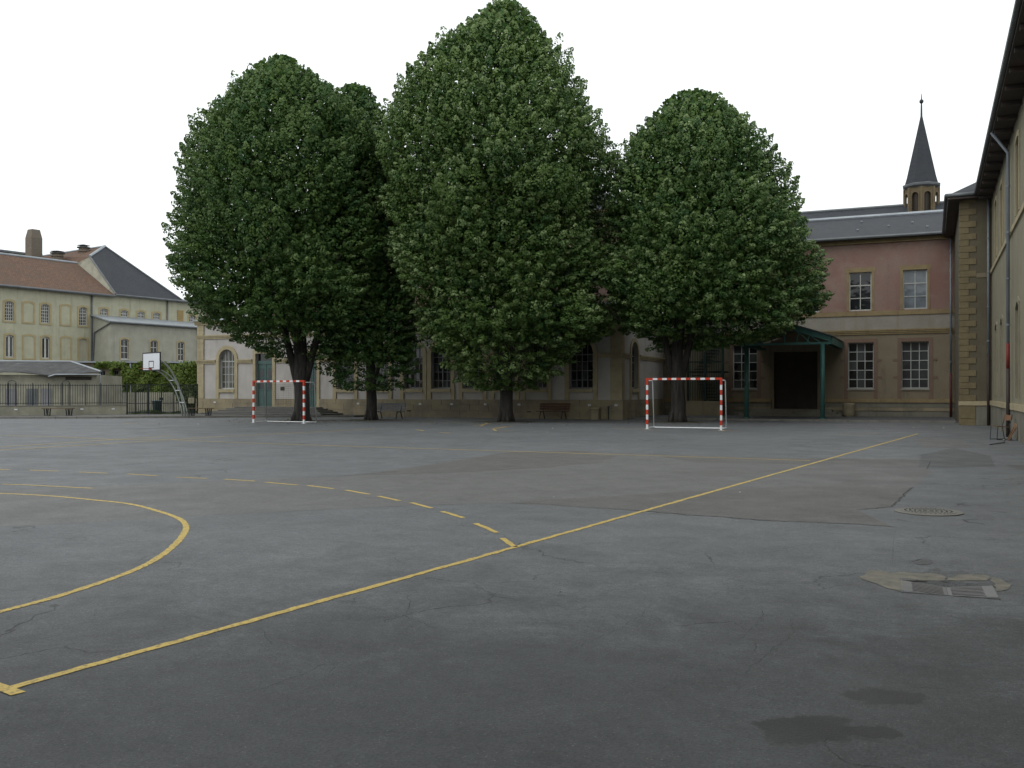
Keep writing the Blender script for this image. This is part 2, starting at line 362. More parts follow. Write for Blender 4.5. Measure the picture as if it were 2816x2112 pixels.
def outline(op, off, K=14):
    u0, u1, z0, z1, r = op; uc = (u0+u1)/2; hw = (u1-u0)/2
    o2 = (u0-off, u1+off, z0, z1+off, r + (off if r > .8*hw else 0) if r > 0 else 0)
    if r <= 0: return [(u0-off, z0), (u0-off, z1+off), (u1+off, z1+off), (u1+off, z0)]
    pts = [(o2[0], z0)] + [(o2[0]+(o2[1]-o2[0])*(.5-.5*math.cos(math.pi*k/K)), 0) for k in range(K+1)]
    pts = [pts[0]] + [(u, archz(o2, u)) for (u, _) in pts[1:]] + [(o2[1], z0)]
    return pts
def surround(fr, op, wdt, d, mat, parent, name='window_surround', zlow=None):
    a = outline(op, 0.002); b_ = outline(op, wdt)
    if zlow is not None: a[0] = (a[0][0], zlow); a[-1] = (a[-1][0], zlow); b_[0] = (b_[0][0], zlow); b_[-1] = (b_[-1][0], zlow)
    mb = MB(); n = len(a)
    vs_ = [fr.p(u, z, d) for u, z in a] + [fr.p(u, z, d) for u, z in b_] + [fr.p(u, z, -.02) for u, z in a] + [fr.p(u, z, -.02) for u, z in b_]
    fs = []
    for i in range(n-1):
        fs += [(i, i+1, n+i+1, n+i), (n+i, n+i+1, 3*n+i+1, 3*n+i), (i, i+1, 2*n+i+1, 2*n+i), (2*n+i, 2*n+i+1, 3*n+i+1, 3*n+i)]
    fs += [(0, n, 3*n, 2*n), (n-1, 2*n-1, 4*n-1, 3*n-1)]
    return mb.add(vs_, fs).build(name, mat, parent)
def window(parent, fr, op, cols, zrows, fmat, gmat, rec=.2, fw=.07, mw=.035, split=True, name='window', center=None):
    """joinery: one frame mesh and its panes. zrows = heights (fractions) of the transoms, bold ones as negative"""
    u0, u1, z0, z1, r = op; mb = MB(); d1 = -rec; d0 = -rec-.06
    mb.fbox(fr, u0-.02, u0+fw, z0, archz(op, u0+fw), d0, d1); mb.fbox(fr, u1-fw, u1+.02, z0, archz(op, u1-fw), d0, d1)
    mb.fbox(fr, u0+fw, u1-fw, z0, z0+fw*1.2, d0, d1)
    if r > 0:
        pin = outline((u0+fw, u1-fw, z0, z1-fw, max(.02, r-(fw if r > .8*(u1-u0)/2 else 0))), 0)[1:-1]; po = outline(op, 0)[1:-1]
        n = len(po)
        for i in range(n-1):
            mb.hexa([fr.p(*pin[i], d1), fr.p(*pin[i+1], d1), fr.p(*pin[i+1], d0), fr.p(*pin[i], d0), fr.p(*po[i], d1), fr.p(*po[i+1], d1), fr.p(*po[i+1], d0), fr.p(*po[i], d0)])
    else: mb.fbox(fr, u0+fw, u1-fw, z1-fw, z1, d0, d1)
    us = [u0+fw+(u1-u0-2*fw)*i/cols for i in range(cols+1)]
    for i in range(1, cols):
        wv = fw*.75 if (center is not None and i == center) else mw
        mb.fbox(fr, us[i]-wv/2, us[i]+wv/2, z0+fw, archz(op, us[i])-fw*.6, d0+.012, d1-(.008 if wv == mw else -.003))
    zs = [z0+fw]
    for q in zrows:
        z = z0 + (z1-z0)*abs(q); wv = fw*.9 if q < 0 else mw; zs.append(z)
        mb.fbox(fr, u0+fw, u1-fw, z-wv/2, z+wv/2, d0+.014, d1-(.012 if q > 0 else -.005))
    zs.append(None)
    wd = mb.build(name, fmat, parent)
    dg = d0+.02
    def pane(ua, ub, za, zb):
        K = 6 if (r > 0 and zb is None) else 1
        g = MB(); tilt = random.uniform(-.004, .004)
        for k in range(K):
            a, b_ = ua+(ub-ua)*k/K, ua+(ub-ua)*(k+1)/K
            ta, tb = (archz(op, a)-.01, archz(op, b_)-.01) if zb is None else (zb, zb)
            if ta <= za+.01 and tb <= za+.01: continue
            g.hexa([fr.p(a, za, dg+tilt), fr.p(b_, za, dg-tilt), fr.p(b_, za, dg-.012), fr.p(a, za, dg-.012), fr.p(a, max(ta, za+.005), dg+tilt), fr.p(b_, max(tb, za+.005), dg-tilt), fr.p(b_, max(tb, za+.005), dg-.012), fr.p(a, max(ta, za+.005), dg-.012)])
        gm = gmat if isinstance(gmat, str) else random.choice(gmat)
        g.build('pane', gm, wd)
    if split:
        for i in range(cols):
            for j in range(len(zs)-1): pane(us[i], us[i+1], zs[j], zs[j+1])
    else: pane(u0+fw, u1-fw, z0+fw, None)
    return wd
def opx(fr, x0, x1, ytop, ybot, r=0):                 # an opening from its pixel box
    xm = (x0+x1)/2; return (fr.uo(x0), fr.uo(x1), fr.zo(xm, ybot), fr.zo(xm, ytop), r)
def opm(fr, px, wdt, z0, z1, r=0): u = fr.uo(px); return (u-wdt/2, u+wdt/2, z0, z1, r)
def moulding(fr, u0, u1, z0, z1, d, mat, parent, name='moulding', back=-.05):
    h = z1-z0; mb = MB()
    mb.fbox(fr, u0, u1, z0, z0+h*.38, back, d*.45); mb.fbox(fr, u0, u1, z0+h*.38, z0+h*.72, back, d*.75); mb.fbox(fr, u0, u1, z0+h*.72, z1, back, d)
    return mb.build(name, mat, parent)

# ================================================================== the ground
G = 500
GP = gnd(2606, 1618); GY = YAW-math.atan((2606-CX)/F)+R(3); HW_, HD = .315, .22; PX, PY = .325, .275
def gloc(x, y, z=0.0): return Vector((GP.x+x*math.cos(GY)-y*math.sin(GY), GP.y+x*math.sin(GY)+y*math.cos(GY), z))
hole = [gloc(-PX, -PY), gloc(PX, -PY), gloc(PX, PY), gloc(-PX, PY)]
ground = MB().add([(-G, -60, 0), (G, -60, 0), (G, G, 0), (-G, G, 0)]+hole, [(0, 1, 5, 4), (1, 2, 6, 5), (2, 3, 7, 6), (3, 0, 4, 7)]).build('ground', 'asphalt'); tag(ground, kind='structure')
def ragged(pts, step, amp):
    o = []
    for i in range(len(pts)):
        a, b_ = pts[i], pts[(i+1) % len(pts)]; L = (b_-a).length; n = max(1, int(L/step))
        nrm = Vector((-(b_-a).y, (b_-a).x, 0)).normalized() if L > 0 else Vector((0, 0, 0))
        for k in range(n): o.append(a + (b_-a)*(k/n) + (nrm*random.uniform(-amp, amp) if k else Vector((0, 0, 0))))
    return o
S2 = 2816/2212
def patch(name, pix, mat, z, step=.25, amp=.04, s=S2, th=.0):
    p = ragged([gnd(x*s, y*s) for x, y in pix], step, amp)
    bm = bmesh.new(); vs_ = [bm.verts.new((q.x, q.y, z)) for q in p]; f = bm.faces.new(vs_); f.normal_update()
    if f.normal.z < 0: f.normal_flip()
    bmesh.ops.triangulate(bm, faces=bm.faces[:])
    me = bpy.data.meshes.new(name); bm.to_mesh(me); bm.free(); me.materials.append(MATS[mat])
    o = bpy.data.objects.new(name, me); COL.objects.link(o); o.parent = ground; return o
patch('asphalt_patch', [(-40, 1140), (200, 1128), (420, 1115), (700, 1101), (900, 1091), (1100, 1087), (1250, 1094), (1400, 1105), (1560, 1117), (1700, 1127), (1850, 1132), (1930, 1138), (1870, 1112), (1850, 1102), (1925, 1095), (1945, 1075), (1970, 1053),
      (2010, 1020), (1995, 992), (1800, 990), (1600, 988), (1400, 981), (1250, 973), (1100, 976), (960, 998), (850, 1015), (740, 1029), (560, 1035), (300, 1046), (-40, 1060)], 'asphalt_brown', .0012, .3, .05)
patch('asphalt_patch', [(1990, 982), (2060, 968), (2140, 985), (2150, 1007), (2060, 1010), (1985, 1009)], 'asphalt_dark', .0024, .3, .02)
patch('asphalt_patch', [(1975, 945), (2080, 950), (2100, 966), (2060, 968), (1990, 966)], 'asphalt_brown', .0012, .3, .03)
patch('asphalt_patch', [(2172, 1004), (2300, 1004), (2300, 1022), (2196, 1014)], 'asphalt_pale', .0024, .3, .02)
patch('asphalt_patch', [(1104, 1086.5), (1180, 1081), (1300, 1073), (1500, 1062), (1700, 1053), (1850, 1050), (1966, 1052), (1944, 1075), (1922, 1094.5), (1853, 1101.5), (1872, 1112), (1925, 1136.5), (1850, 1131.5), (1700, 1126.5), (1560, 1116.5), (1400, 1104.5), (1250, 1093.5)], 'asphalt_brown_dark', .0022, .3, .03)
patch('asphalt_patch', [(745, 1028), (850, 1016), (960, 999), (1100, 977), (1250, 974), (1330, 985), (1290, 1000), (1180, 1010), (1000, 1020)], 'asphalt_brown_dark', .0022, .3, .06)
patch('asphalt_patch', [(1400, 982), (1600, 989), (1990, 993), (1996, 1003), (1700, 1003), (1500, 998)], 'asphalt_brown_dark', .0022, .3, .06)
def strip(name, pts, wdt, mat, z, parent=ground, jit=0):
    vs_, fs = [], []
    n = len(pts)
    for i, p in enumerate(pts):
        d = (pts[min(i+1, n-1)] - pts[max(i-1, 0)]); d.z = 0; d.normalize(); nr = Vector((-d.y, d.x, 0))
        a = wdt/2*(1+random.uniform(-jit, jit)); b_ = wdt/2*(1+random.uniform(-jit, jit))
        vs_ += [(p.x+nr.x*a, p.y+nr.y*a, z), (p.x-nr.x*b_, p.y-nr.y*b_, z)]
    for i in range(n-1): fs.append((2*i, 2*i+1, 2*i+3, 2*i+2))
    return MB().add(vs_, fs).build(name, mat, parent, fix=False)
def dense(pix, step=.35, s=S2, amp=0):
    P = [gnd(x*s, y*s) for x, y in pix]; o = []
    for a, b_ in zip(P[:-1], P[1:]):
        n = max(1, int((b_-a).length/step))
        for k in range(n): o.append(a+(b_-a)*(k/n)+Vector((random.uniform(-amp, amp), random.uniform(-amp, amp), 0)))
    return o + [P[-1]]
def smooth(pix, s=S2, n=26):                           # Catmull-Rom through ground points
    P = [gnd(x*s, y*s) for x, y in pix]; P = [P[0]*2-P[1]] + P + [P[-1]*2-P[-2]]; o = []
    for i in range(1, len(P)-2):
        for k in range(n):
            q = k/n; a, b_, c, d = P[i-1:i+3]
            o.append(.5*((2*b_)+(c-a)*q+(2*a-5*b_+4*c-d)*q*q+(3*b_-a-3*c+d)*q**3))
    return o + [P[-2]]
LZ = .0034
strip('court_line', dense([(14, 1489), (1120, 1180), (1983, 937)], .09, amp=.005), .066, 'line_yellow', LZ, jit=.22)
strip('court_line', dense([(42, 1499), (-60, 1462)], .2), .072, 'line_yellow', LZ+.0006, jit=.2)
strip('goal_area_line', smooth([(-120, 1356), (0, 1322), (130, 1287), (270, 1240), (345, 1203), (388, 1166), (402, 1138), (385, 1120), (340, 1104), (280, 1089), (200, 1080), (100, 1071), (0, 1066), (-90, 1063)]), .068, 'line_yellow', LZ, jit=.22)
for a, b_ in (((1085, 1163), (1112, 1182)), ((1027, 1131), (1074, 1151)), ((955, 1105), (1001, 1119)), ((888, 1086), (932, 1098)), ((818, 1072), (863, 1082)), ((747, 1059), (798, 1068)), ((665, 1049), (721, 1056)), ((574, 1042), (643, 1048)), ((485, 1035.5), (550, 1039.5)), ((382, 1031), (446, 1034)), ((276, 1024), (340, 1028)), ((170, 1020), (232, 1022.5)), ((64, 1015.5), (126, 1018)), ((-20, 1013), (20, 1015))):
    strip('line_dash', dense([a, b_], .09), .068, 'line_yellow', LZ, jit=.22)
strip('penalty_line', dense([(5, 1046), (60, 1048), (200, 1055)], .2), .062, 'line_yellow', LZ, jit=.12)
Z4 = 1408/2212
def zz(l): return [(x*Z4, 1100+y*Z4) for x, y in l]
strip('court_line', dense(zz([(735, 172), (1100, 187), (1500, 200), (2212, 222), (2960, 245), (3500, 262)]), .5, 1, .01), .075, 'line_worn', LZ, jit=.2)
for l in ([(-60, 222), (0, 217), (380, 194), (735, 172), (1000, 156), (1620, 125)], [(0, 203), (300, 185), (735, 155)], [(20, 154), (250, 159), (510, 172), (735, 172)], [(1800, 128), (1830, 134)], [(1900, 140), (1945, 143)], [(530, 104), (575, 100), (700, 98)]):
    strip('court_line', dense(zz(l), .5, 1, .01), .085, 'line_worn', LZ+.0006, jit=.2)
strip('court_line', dense([(2300, 1195), (2414, 1192)], .3, 1), .05, 'line_worn', LZ, jit=.2)
for l in ([(1300, 1171), (1352, 1165)], [(1322, 1172), (1340, 1163)], [(1405, 1172), (1356, 1180), (1364, 1185), (1418, 1186)], [(1410, 1172), (1360, 1177)], [(1680, 1178), (1775, 1178)], [(1985, 1185), (2010, 1184)]):
    strip('chalk_mark', dense(l, .3, 1, .01), .07, 'line_worn', LZ+.0009, jit=.3)
# cracks in the asphalt
def crack(pix, wdt, s=S2, amp=.025, z=.0029): strip('crack', dense(pix, .05, s, amp), wdt*.36, 'crack', z, jit=.6)
crack([(1100, 1087), (1180, 1089), (1250, 1096), (1400, 1105)], .03); crack([(1400, 1105), (1500, 1114), (1560, 1117), (1640, 1124), (1700, 1127)], .045)
crack([(1700, 1126), (1790, 1130), (1860, 1133), (1935, 1139)], .04); crack([(1855, 1101), (1925, 1095)], .05); crack([(1925, 1095), (1945, 1078), (1968, 1054), (2000, 1052)], .04)
crack([(740, 1028), (860, 1018)], .05)
Z8 = 616/2044
def z8(l): return [(2200+x*Z8, 1250+y*Z8) for x, y in l]
for l, ww in (([(1025, 975), (1120, 955), (1210, 970)], .022), ([(1540, 455), (1620, 462), (1740, 470)], .04), ([(1480, 595), (1540, 620), (1680, 635)], .035), ([(1500, 598), (1620, 590)], .03), ([(1965, 588), (2044, 590), (2100, 592)], .05), ([(880, 592), (1000, 612)], .025),
              ([(845, 1000), (850, 800), (870, 690)], .004), ([(250, 1215), (330, 1200), (500, 1185)], .012), ([(0, 1170), (240, 1160)], .01), ([(1380, 472), (1560, 482)], .03), ([(1700, 512), (1880, 532)], .03), ([(1160, 130), (1190, 65)], .04), ([(1770, 1385), (1950, 1378)], .012)):
    crack(z8(l), ww, 1, .006)
def z5(l): return [(1408+x*Z4, 1100+y*Z4) for x, y in l]
for l, ww in (([(1075, 905), (1080, 950), (1030, 1000), (940, 1060)], .010), ([(1200, 950), (1225, 1000), (1180, 1040), (1060, 1130), (1010, 1180)], .009), ([(1225, 1015), (1390, 1035)], .007), ([(480, 1265), (640, 1255), (720, 1215)], .008), ([(1000, 1260), (1160, 1305), (1230, 1330)], .009), ([(0, 705), (180, 730), (440, 735)], .012), ([(500, 790), (1000, 800), (1340, 790)], .008), ([(600, 880), (540, 950), (300, 1060)], .008), ([(610, 745), (680, 750)], .03), ([(1120, 660), (1220, 630), (1330, 620)], .012), ([(870, 1405), (960, 1450), (1120, 1480)], .007)):
    crack(z5(l), ww*.5, 1, .014)
def zd(l): return [(x*Z4, 1100+y*Z4) for x, y in l]
for l, ww in (([(790, 925), (920, 962), (1040, 975), (1380, 960), (1720, 935)], .009), ([(1060, 800), (1300, 800), (1720, 835)], .010), ([(1760, 845), (1775, 890), (1740, 930), (1880, 990)], .011), ([(1120, 985), (1180, 1060)], .008), ([(1400, 1140), (1300, 1185), (1060, 1275)], .009), ([(400, 925), (450, 945), (590, 910)], .010), ([(860, 520), (960, 512), (1080, 556)], .010), ([(1690, 680), (1730, 700)], .014), ([(1890, 640), (1950, 645)], .016), ([(200, 1030), (280, 1010)], .010)):
    crack(zd(l), ww*.55, 1, .014)
# pavements with kerbs
PZ = .1
def slabm(name, poly, mat, z0=-.05, z1=PZ, parent=None):
    o = MB().slab([Vector((p.x, p.y, z1)) for p in poly], z1-z0).build(name, mat, parent); return tag(o, kind='structure') if parent is None else o
k0, k1, k2, k3 = att(-260, 53.2), att(270, 54.3), att(640, 56.3), att(975, 57.2)
pv = slabm('pavement', [k0, k1, k2, k3, att(1040, 59.5), att(1000, 63), att(545, 70), att(-260, 70)], 'pavement')
KW = Vector((0, 0, 0))
def kerb(parent, pts, wd=.16, L=1.1):
    P = []
    for a, b_ in zip(pts[:-1], pts[1:]):
        n = max(1, int((b_-a).length/L)); d = (b_-a)/n; e = d.normalized(); nr = Vector((e.y, -e.x, 0))
        for k in range(n):
            p, q = a+d*k+e*.012, a+d*(k+1)-e*.012; j = random.uniform(-.012, .012); h = PZ+.012+random.uniform(-.008, .01)
            MB().hexa([Vector((c.x, c.y, zz_)) for zz_ in (-.04, h) for c in (p+nr*(wd*.5+j), q+nr*(wd*.5+j), q-nr*wd*.5, p-nr*wd*.5)]).build('kerb_stone', 'kerb_stone', parent)
kerb(pv, [k0, k1, k2, k3])

# ================================================================== central school building
XCR = -15.6
YC = 50.0
fc = Fr((XCR, YC), (1, 0)); UL = fc.uo(546.0); UR = 0.0
B1 = thing('school_building', 'pale rendered school building with arched windows and sandstone trim behind the trees', 'building', (XCR-14, YC, 0))
WT = 6.35
zI0, zI1 = 3.42, 3.68; zM0, zM1 = 5.08, 5.34
ops = []; wins = []
o = opx(fc, 603, 645.6, 961, 1070); o = o[:4] + ((o[1]-o[0])/2,); ops.append(o); wins.append(o)
d1 = opx(fc, 704, 750, 972, 1119); d1 = d1[:2] + (.56, d1[3], 0); d2 = opx(fc, 840, 872, 972, 1119); d2 = d2[:2] + (.56, d1[3], 0)
ops += [d1, d2]
for px in (950, 1043, 1137, 1213, 1300, 1388, 1475):
    o = opm(fc, px, 1.32, 1.72, 4.42, .66); ops.append(o); wins.append(o)
o = opx(fc, 1565, 1631, 955, 1068); o = o[:2] + (1.70, 4.45, (o[1]-o[0])/2); ops.append(o); wins.append(o)
mb = wall(MB(), fc, UL, UR, 0, WT, ops)
fs_ = Fr((XCR, YC), (0, 1))                             # right flank of the range
os_ = opx(fs_, 1735, 1753.5, 940, 1070); os_ = os_[:2] + (1.72, 4.4, (os_[1]-os_[0])/2)
wall(mb, fs_, 0, 9.2, 0, WT, [os_])
fl_ = Fr((XCR+UL, YC+9), (0, -1)); wall(mb, fl_, 0, 9, 0, WT)
mb.build('wall', 'stucco_lilac', B1)
MB().slab([fc.p(UL-.25, WT+.02, .3), fc.p(.3, WT+.02, .3), fc.p(.3, WT+.55, -4), fc.p(UL-.25, WT+.55, -4)], .06).build('lower_roof', 'zinc', B1)
MB().slab([fc.p(.3, WT+.02, .3), fs_.p(9.2, WT+.02, .3), fs_.p(9.2, WT+.5, -2), fc.p(-2, WT+.5, -4)], .06).build('lower_roof', 'zinc', B1)
for fr, a, b_ in ((fc, UL-.14, UR+.14), (fs_, .0, 9.2)):
    cut = sorted([(x[0]-.28, x[1]+.28) for x in ops if x[3] > zI0]) if fr is fc else [(os_[0]-.22, os_[1]+.22)]
    s0 = a
    for c0, c1 in cut + [(b_, b_)]:
        if c0-s0 > .15: moulding(fr, s0, c0, zI0, zI1, .14, 'sandstone', B1, 'impost_moulding')
        s0 = c1
    moulding(fr, a, b_, zM0, zM1, .13, 'sandstone', B1, 'string_course')
    moulding(fr, a-.1 if fr is fc else a, b_+.1, WT-.32, WT, .28, 'sandstone', B1, 'cornice')
    # plinth courses, stone by stone
    L = b_-a; n = int(L/1.25)
    for row, (q0, q1, dd) in enumerate(((0, .42, .12), (.43, .78, .11), (.79, 1.08, .10))):
        e = [a + L*(k+(.5 if row % 2 else 0))/n for k in range(n+1)]; e = [a]+[x for x in e if a+.3 < x < b_-.3]+[b_]
        for p, q in zip(e[:-1], e[1:]):
            if fr is fc:
                segs = [(p, q)]
                for dx in (d1, d2): segs = [s for (x, y) in segs for s in ((x, min(y, dx[0]-.22)), (max(x, dx[1]+.22), y)) if s[1]-s[0] > .06]
                for (x, y) in segs: MB().fbox(fr, x+.006, y-.006, q0, q1, -.05, dd+random.uniform(-.006, .006)).build('plinth_stone', 'plinth_stone', B1)
            else: MB().fbox(fr, p+.006, q-.006, q0, q1, -.05, dd+random.uniform(-.006, .006)).build('plinth_stone', 'plinth_stone', B1)
def pilaster(fr, ua, ub, z0, z1, d, n, toothed=0):
    h = (z1-z0)/n
    for k in range(n):
        e = toothed*(k % 2)
        MB().fbox(fr, ua, ub+e, z0+h*k+.005, z0+h*(k+1)-.005, -.05, d+random.uniform(-.004, .004)).build('pilaster_stone', 'sandstone', B1)
for ua, ub in ((UL-.06, UL+.50), (fc.uo(1679), .08)):
    pilaster(fc, ua, ub, 1.09, zI0-.005, .08, 8); pilaster(fc, ua, ub, zI1+.005, zM0-.005, .08, 5); pilaster(fc, ua, ub, zM1+.005, WT-.33, .08, 2)
pilaster(fs_, .0, .48, 1.09, zI0-.005, .083, 8); pilaster(fs_, .0, .48, zI1+.005, zM0-.005, .083, 5); pilaster(fs_, 0, .48, zM1+.005, WT-.33, .083, 2)
for i, o in enumerate(wins):
    surround(fc, o, .26, .06, 'sandstone', B1, zlow=1.09)
    MB().fbox(fc, o[0]+.003, o[1]-.003, 1.5, o[2]-.003, -.1, .10).build('window_sill', 'sandstone', B1)
    g = 'glass_curtain' if i == 0 else ['glass_dark', 'glass_dusty', 'glass_dark']
    window(B1, fc, o, 4 if i else 4, (.18, .37, .56, -.70), 'frame_grey' if i else 'frame_pale', g, center=2)
surround(fs_, os_, .24, .06, 'sandstone', B1, zlow=1.09)
MB().fbox(fs_, os_[0]+.003, os_[1]-.003, 1.5, os_[2]-.003, -.1, .10).build('window_sill', 'sandstone', B1)
window(B1, fs_, os_, 4, (.18, .37, .56, -.70), 'frame_grey', ['glass_dark', 'glass_dusty'], center=2)
def dbl_door(parent, fr, op, mat, glas):
    u0, u1, z0, z1, _ = op; rec = .18
    zt = z0 + (z1-z0)*.80
    MB().fbox(fr, u0, u1, zt, zt+.22, -rec-.1, -rec+.04).build('door_transom', mat, parent)
    MB().fbox(fr, u0+.03, u1-.03, zt+.22, z1, -rec-.08, -rec-.03).build('overlight', glas, parent)
    um = (u0+u1)/2
    for a, b_ in ((u0, um-.006), (um+.006, u1)):
        lf = MB().fbox(fr, a, b_, z0, zt, -rec-.07, -rec).build('door_leaf', mat, parent)
        H = zt-z0; wl = b_-a
        for q0, q1, gm in ((.70, .86, glas), (.42, .66, glas), (.06, .36, mat)):
            MB().fbox(fr, a+wl*.24, b_-wl*.24, z0+H*q0, z0+H*q1, -rec-.01, -rec+.012).build('door_panel', gm, lf)
        for q in (.385, .68, .89):
            MB().fbox(fr, a+.02, b_-.02, z0+H*q, z0+H*q+.045, -rec-.01, -rec+.022).build('door_rail', mat, lf)
    MB().fbox(fr, um-.035, um+.035, z0, zt, -rec-.01, -rec+.03).build('door_astragal', mat, parent)
    MB().tube([fr.p(um+.09, z0+1.05, -rec), fr.p(um+.09, z0+1.05, -rec+.06), fr.p(um+.2, z0+1.05, -rec+.06)], .012, 6).build('door_handle', 'iron', parent)
for d_ in (d1, d2):
    surround(fc, d_, .22, .07, 'sandstone', B1, 'door_surround', zlow=.56); dbl_door(B1, fc, d_, 'door_green', 'glass_dark')
u_v = fc.uo(777); MB().fbox(fc, u_v-.16, u_v+.16, 1.62, 1.86, -.02, .012).build('vent_hole', 'door_dark', B1)
for px, zc in ((594, .83), (988, .80), (1158, .80), (1245, .80), (1337, .80), (1430, .80), (1623, .79), (1696, .79)):
    u = fc.uo(px); pl = MB().fbox(fc, u-.085, u+.085, zc-.05, zc+.05, .1, .135).build('number_plate', 'white_paint', B1)
    MB().fbox(fc, u-.045, u+.045, zc-.008, zc+.012, .13, .138).build('plate_mark', 'frame_grey', pl)
for px in (1126, 1457): u = fc.uo(px); MB().fbox(fc, u-.12, u+.12, .36, .42, .1, .15).build('air_slot', 'door_dark', B1)
# taller storeys set back behind the range
fm = Fr((XCR, YC+4), (1, 0)); ML, MRr = fm.uo(690), fm.uo(1690)
mops = [opm(fm, px, 1.25, 8.0, 10.3, 0) for px in (760, 850, 940, 1035, 1130, 1217, 1305, 1395, 1485, 1575, 1650)]
mb = wall(MB(), fm, ML, MRr, 6.2, 12.2, mops); wall(mb, Fr(fm.p(MRr, 0), (0, 1)), 0, 11, 6.2, 12.2); wall(mb, Fr(fm.p(ML, 0, -11), (0, -1)), 0, 11, 6.2, 12.2)
mb.build('upper_wall', 'pink_plaster', B1)
for o in mops: window(B1, fm, o, 2, (.36, -.68), 'frame_white', ['glass_dark', 'glass_milky'], center=1); surround(fm, o, .16, .05, 'sandstone', B1)
moulding(fm, ML-.2, MRr+.2, 12.0, 12.4, .35, 'band_ochre', B1, 'upper_cornice')
a, b_, c, d = fm.p(ML-.3, 12.4, .4), fm.p(MRr+.3, 12.4, .4), fm.p(MRr+.3, 12.4, -11.4), fm.p(ML-.3, 12.4, -11.4); e, f = fm.p(ML+5, 16.0, -5.5), fm.p(MRr-4, 16.0, -5.5)
MB().add([a, b_, c, d, e, f], [(0, 1, 5, 4), (1, 2, 5), (2, 3, 4, 5), (3, 0, 4)]).build('roof', 'slate', B1)
# stairs up to the two green doors
uc0, uc1 = fc.uo(672), fc.uo(890)
ST = thing('entrance_steps', 'broad grey stone steps up to the green double doors', 'steps', fc.p((uc0+uc1)/2, PZ, .7))
for k in range(5):
    e = .36*(4-k); z0 = PZ+.092*k - (.03 if k == 0 else 0); z1 = PZ+.092*(k+1)
    MB().fbox(fc, uc0-e*1.05, uc1+e*1.05, z0, z1, .13, .95+e).build('step', 'step_stone', ST)
    MB().fbox(fc, uc0-e*1.05-.025, uc1+e*1.05+.025, z1-.03, z1+.003, .13, .95+e+.025).build('tread', 'kerb_stone', ST.children[-1])

# ================================================================== pink building with the porch
YP = 59.0
fp = Fr((1.25, YP), (1, 0)); PL = XCR-1.25; PR = -.0
B2 = thing('pink_building', 'two-storey building with faded pink upper storey and slate roof', 'building', (-7, YP, 0))
ZE = 10.5
w0, w1, w2 = (opx(fp, a, b_, 933, 1069) for a, b_ in ((2014.5, 2082), (2332, 2402.5), (2479, 2554)))
zl0, zl1 = 1.72, 4.42
w0, w1, w2 = (x[:2] + (zl0, zl1, 0) for x in (w0, w1, w2))
sp_ = w2[0]-w1[0]
zu0, zu1 = 6.28, 8.55
u1_, u2_ = (opx(fp, a, b_, 728, 840)[:2] + (zu0, zu1, 0) for a, b_ in ((2334.6, 2397), (2483, 2550)))
ups = [u1_, u2_] + [(u1_[0]-sp_*k, u1_[1]-sp_*k, zu0, zu1, 0) for k in (1, 2, 3)]
pd = (fp.uo(2128), fp.uo(2248), .5, 3.95, 0)
mb = wall(MB(), fp, PL, PR, 5.6, ZE, ups); mb.build('upper_wall', 'pink_plaster', B2)
mb = wall(MB(), fp, PL, PR, 0, 5.6, [w0, w1, w2, pd]); mb.build('wall', 'pink_lower', B2)
MB().fbox(fp, PL, PR, 0, ZE, -9, -.6).build('rear_wall', 'stucco_olive', B2)
MB().fbox(fp, PL+.003, PR-.003, 5.12, 6.0, -.1, .02).build('frieze_band', 'band_grey', B2)
moulding(fp, PL, PR, 4.88, 5.16, .12, 'band_ochre', B2, 'string_course'); MB().fbox(fp, PL, PR, 5.98, 6.24, -.1, .07).build('sill_band', 'band_ochre', B2)
moulding(fp, PL, PR, ZE-.3, ZE-.02, .28, 'band_ochre', B2, 'cornice')
L = PR-PL; n = 15
for row, (q0, q1, dd, mt) in enumerate(((0, .42, .10, 'plinth_grey'), (.43, .62, .13, 'plinth_stone'), (.63, .90, .08, 'plinth_grey'), (.91, 1.12, .13, 'band_ochre'))):
    e = [PL+L*(k+(.5 if row % 2 else 0))/n for k in range(n+1)]; e = [PL]+[x for x in e if PL+.3 < x < PR-.3]+[PR]
    for p, q in zip(e[:-1], e[1:]):
        for (x, y) in ((p, min(q, pd[0]-.15)), (max(p, pd[1]+.15), q)):
            if y-x > .06: MB().fbox(fp, x+.004, y-.004, q0, q1, -.05, dd+random.uniform(-.006, .006)).build('plinth_stone', mt, B2)
for i, o in enumerate((w0, w1, w2)):
    surround(fp, o, .22, .025, 'brick_red_paint', B2, zlow=1.12)
    window(B2, fp, o, 3, (.2, .4, .6, .8), 'frame_pale', ['glass_dark', 'glass_dark', 'glass_dusty'] if i < 2 else ['glass_dusty'], rec=.22, fw=.05, mw=.045)
    MB().fbox(fp, o[0]-.05, o[1]+.05, o[2]-.1, o[2], -.2, .05).build('window_sill', 'band_grey', B2)
    for zz_ in (2.3, 3.3):
        for sgn in (-1, 1):
            uu = (o[0]-.45) if sgn < 0 else (o[1]+.22)
            MB().fbox(fp, uu, uu+.23, zz_, zz_+.14, -.02, .018).build('toothing_brick', 'brick_red_paint', B2)
for i, o in enumerate(ups):
    window(B2, fp, o, 2, (.33, -.66), 'frame_pale' if i else 'frame_white', 'glass_milky' if i == 1 else 'glass_dark', rec=.12, fw=.07, mw=.05, center=1)
    MB().fbox(fp, o[0]-.2, o[1]+.2, o[3], o[3]+.26, -.02, .022).build('lintel', 'band_ochre', B2)
    for a, b_ in ((o[0]-.14, o[0]), (o[1], o[1]+.14)): MB().fbox(fp, a, b_, o[2], o[3], -.02, .02).build('jamb_stone', 'band_ochre', B2)
lf = MB().fbox(fp, pd[0], pd[1], pd[2], pd[3], -.35, -.28).build('door', 'door_dark', B2)
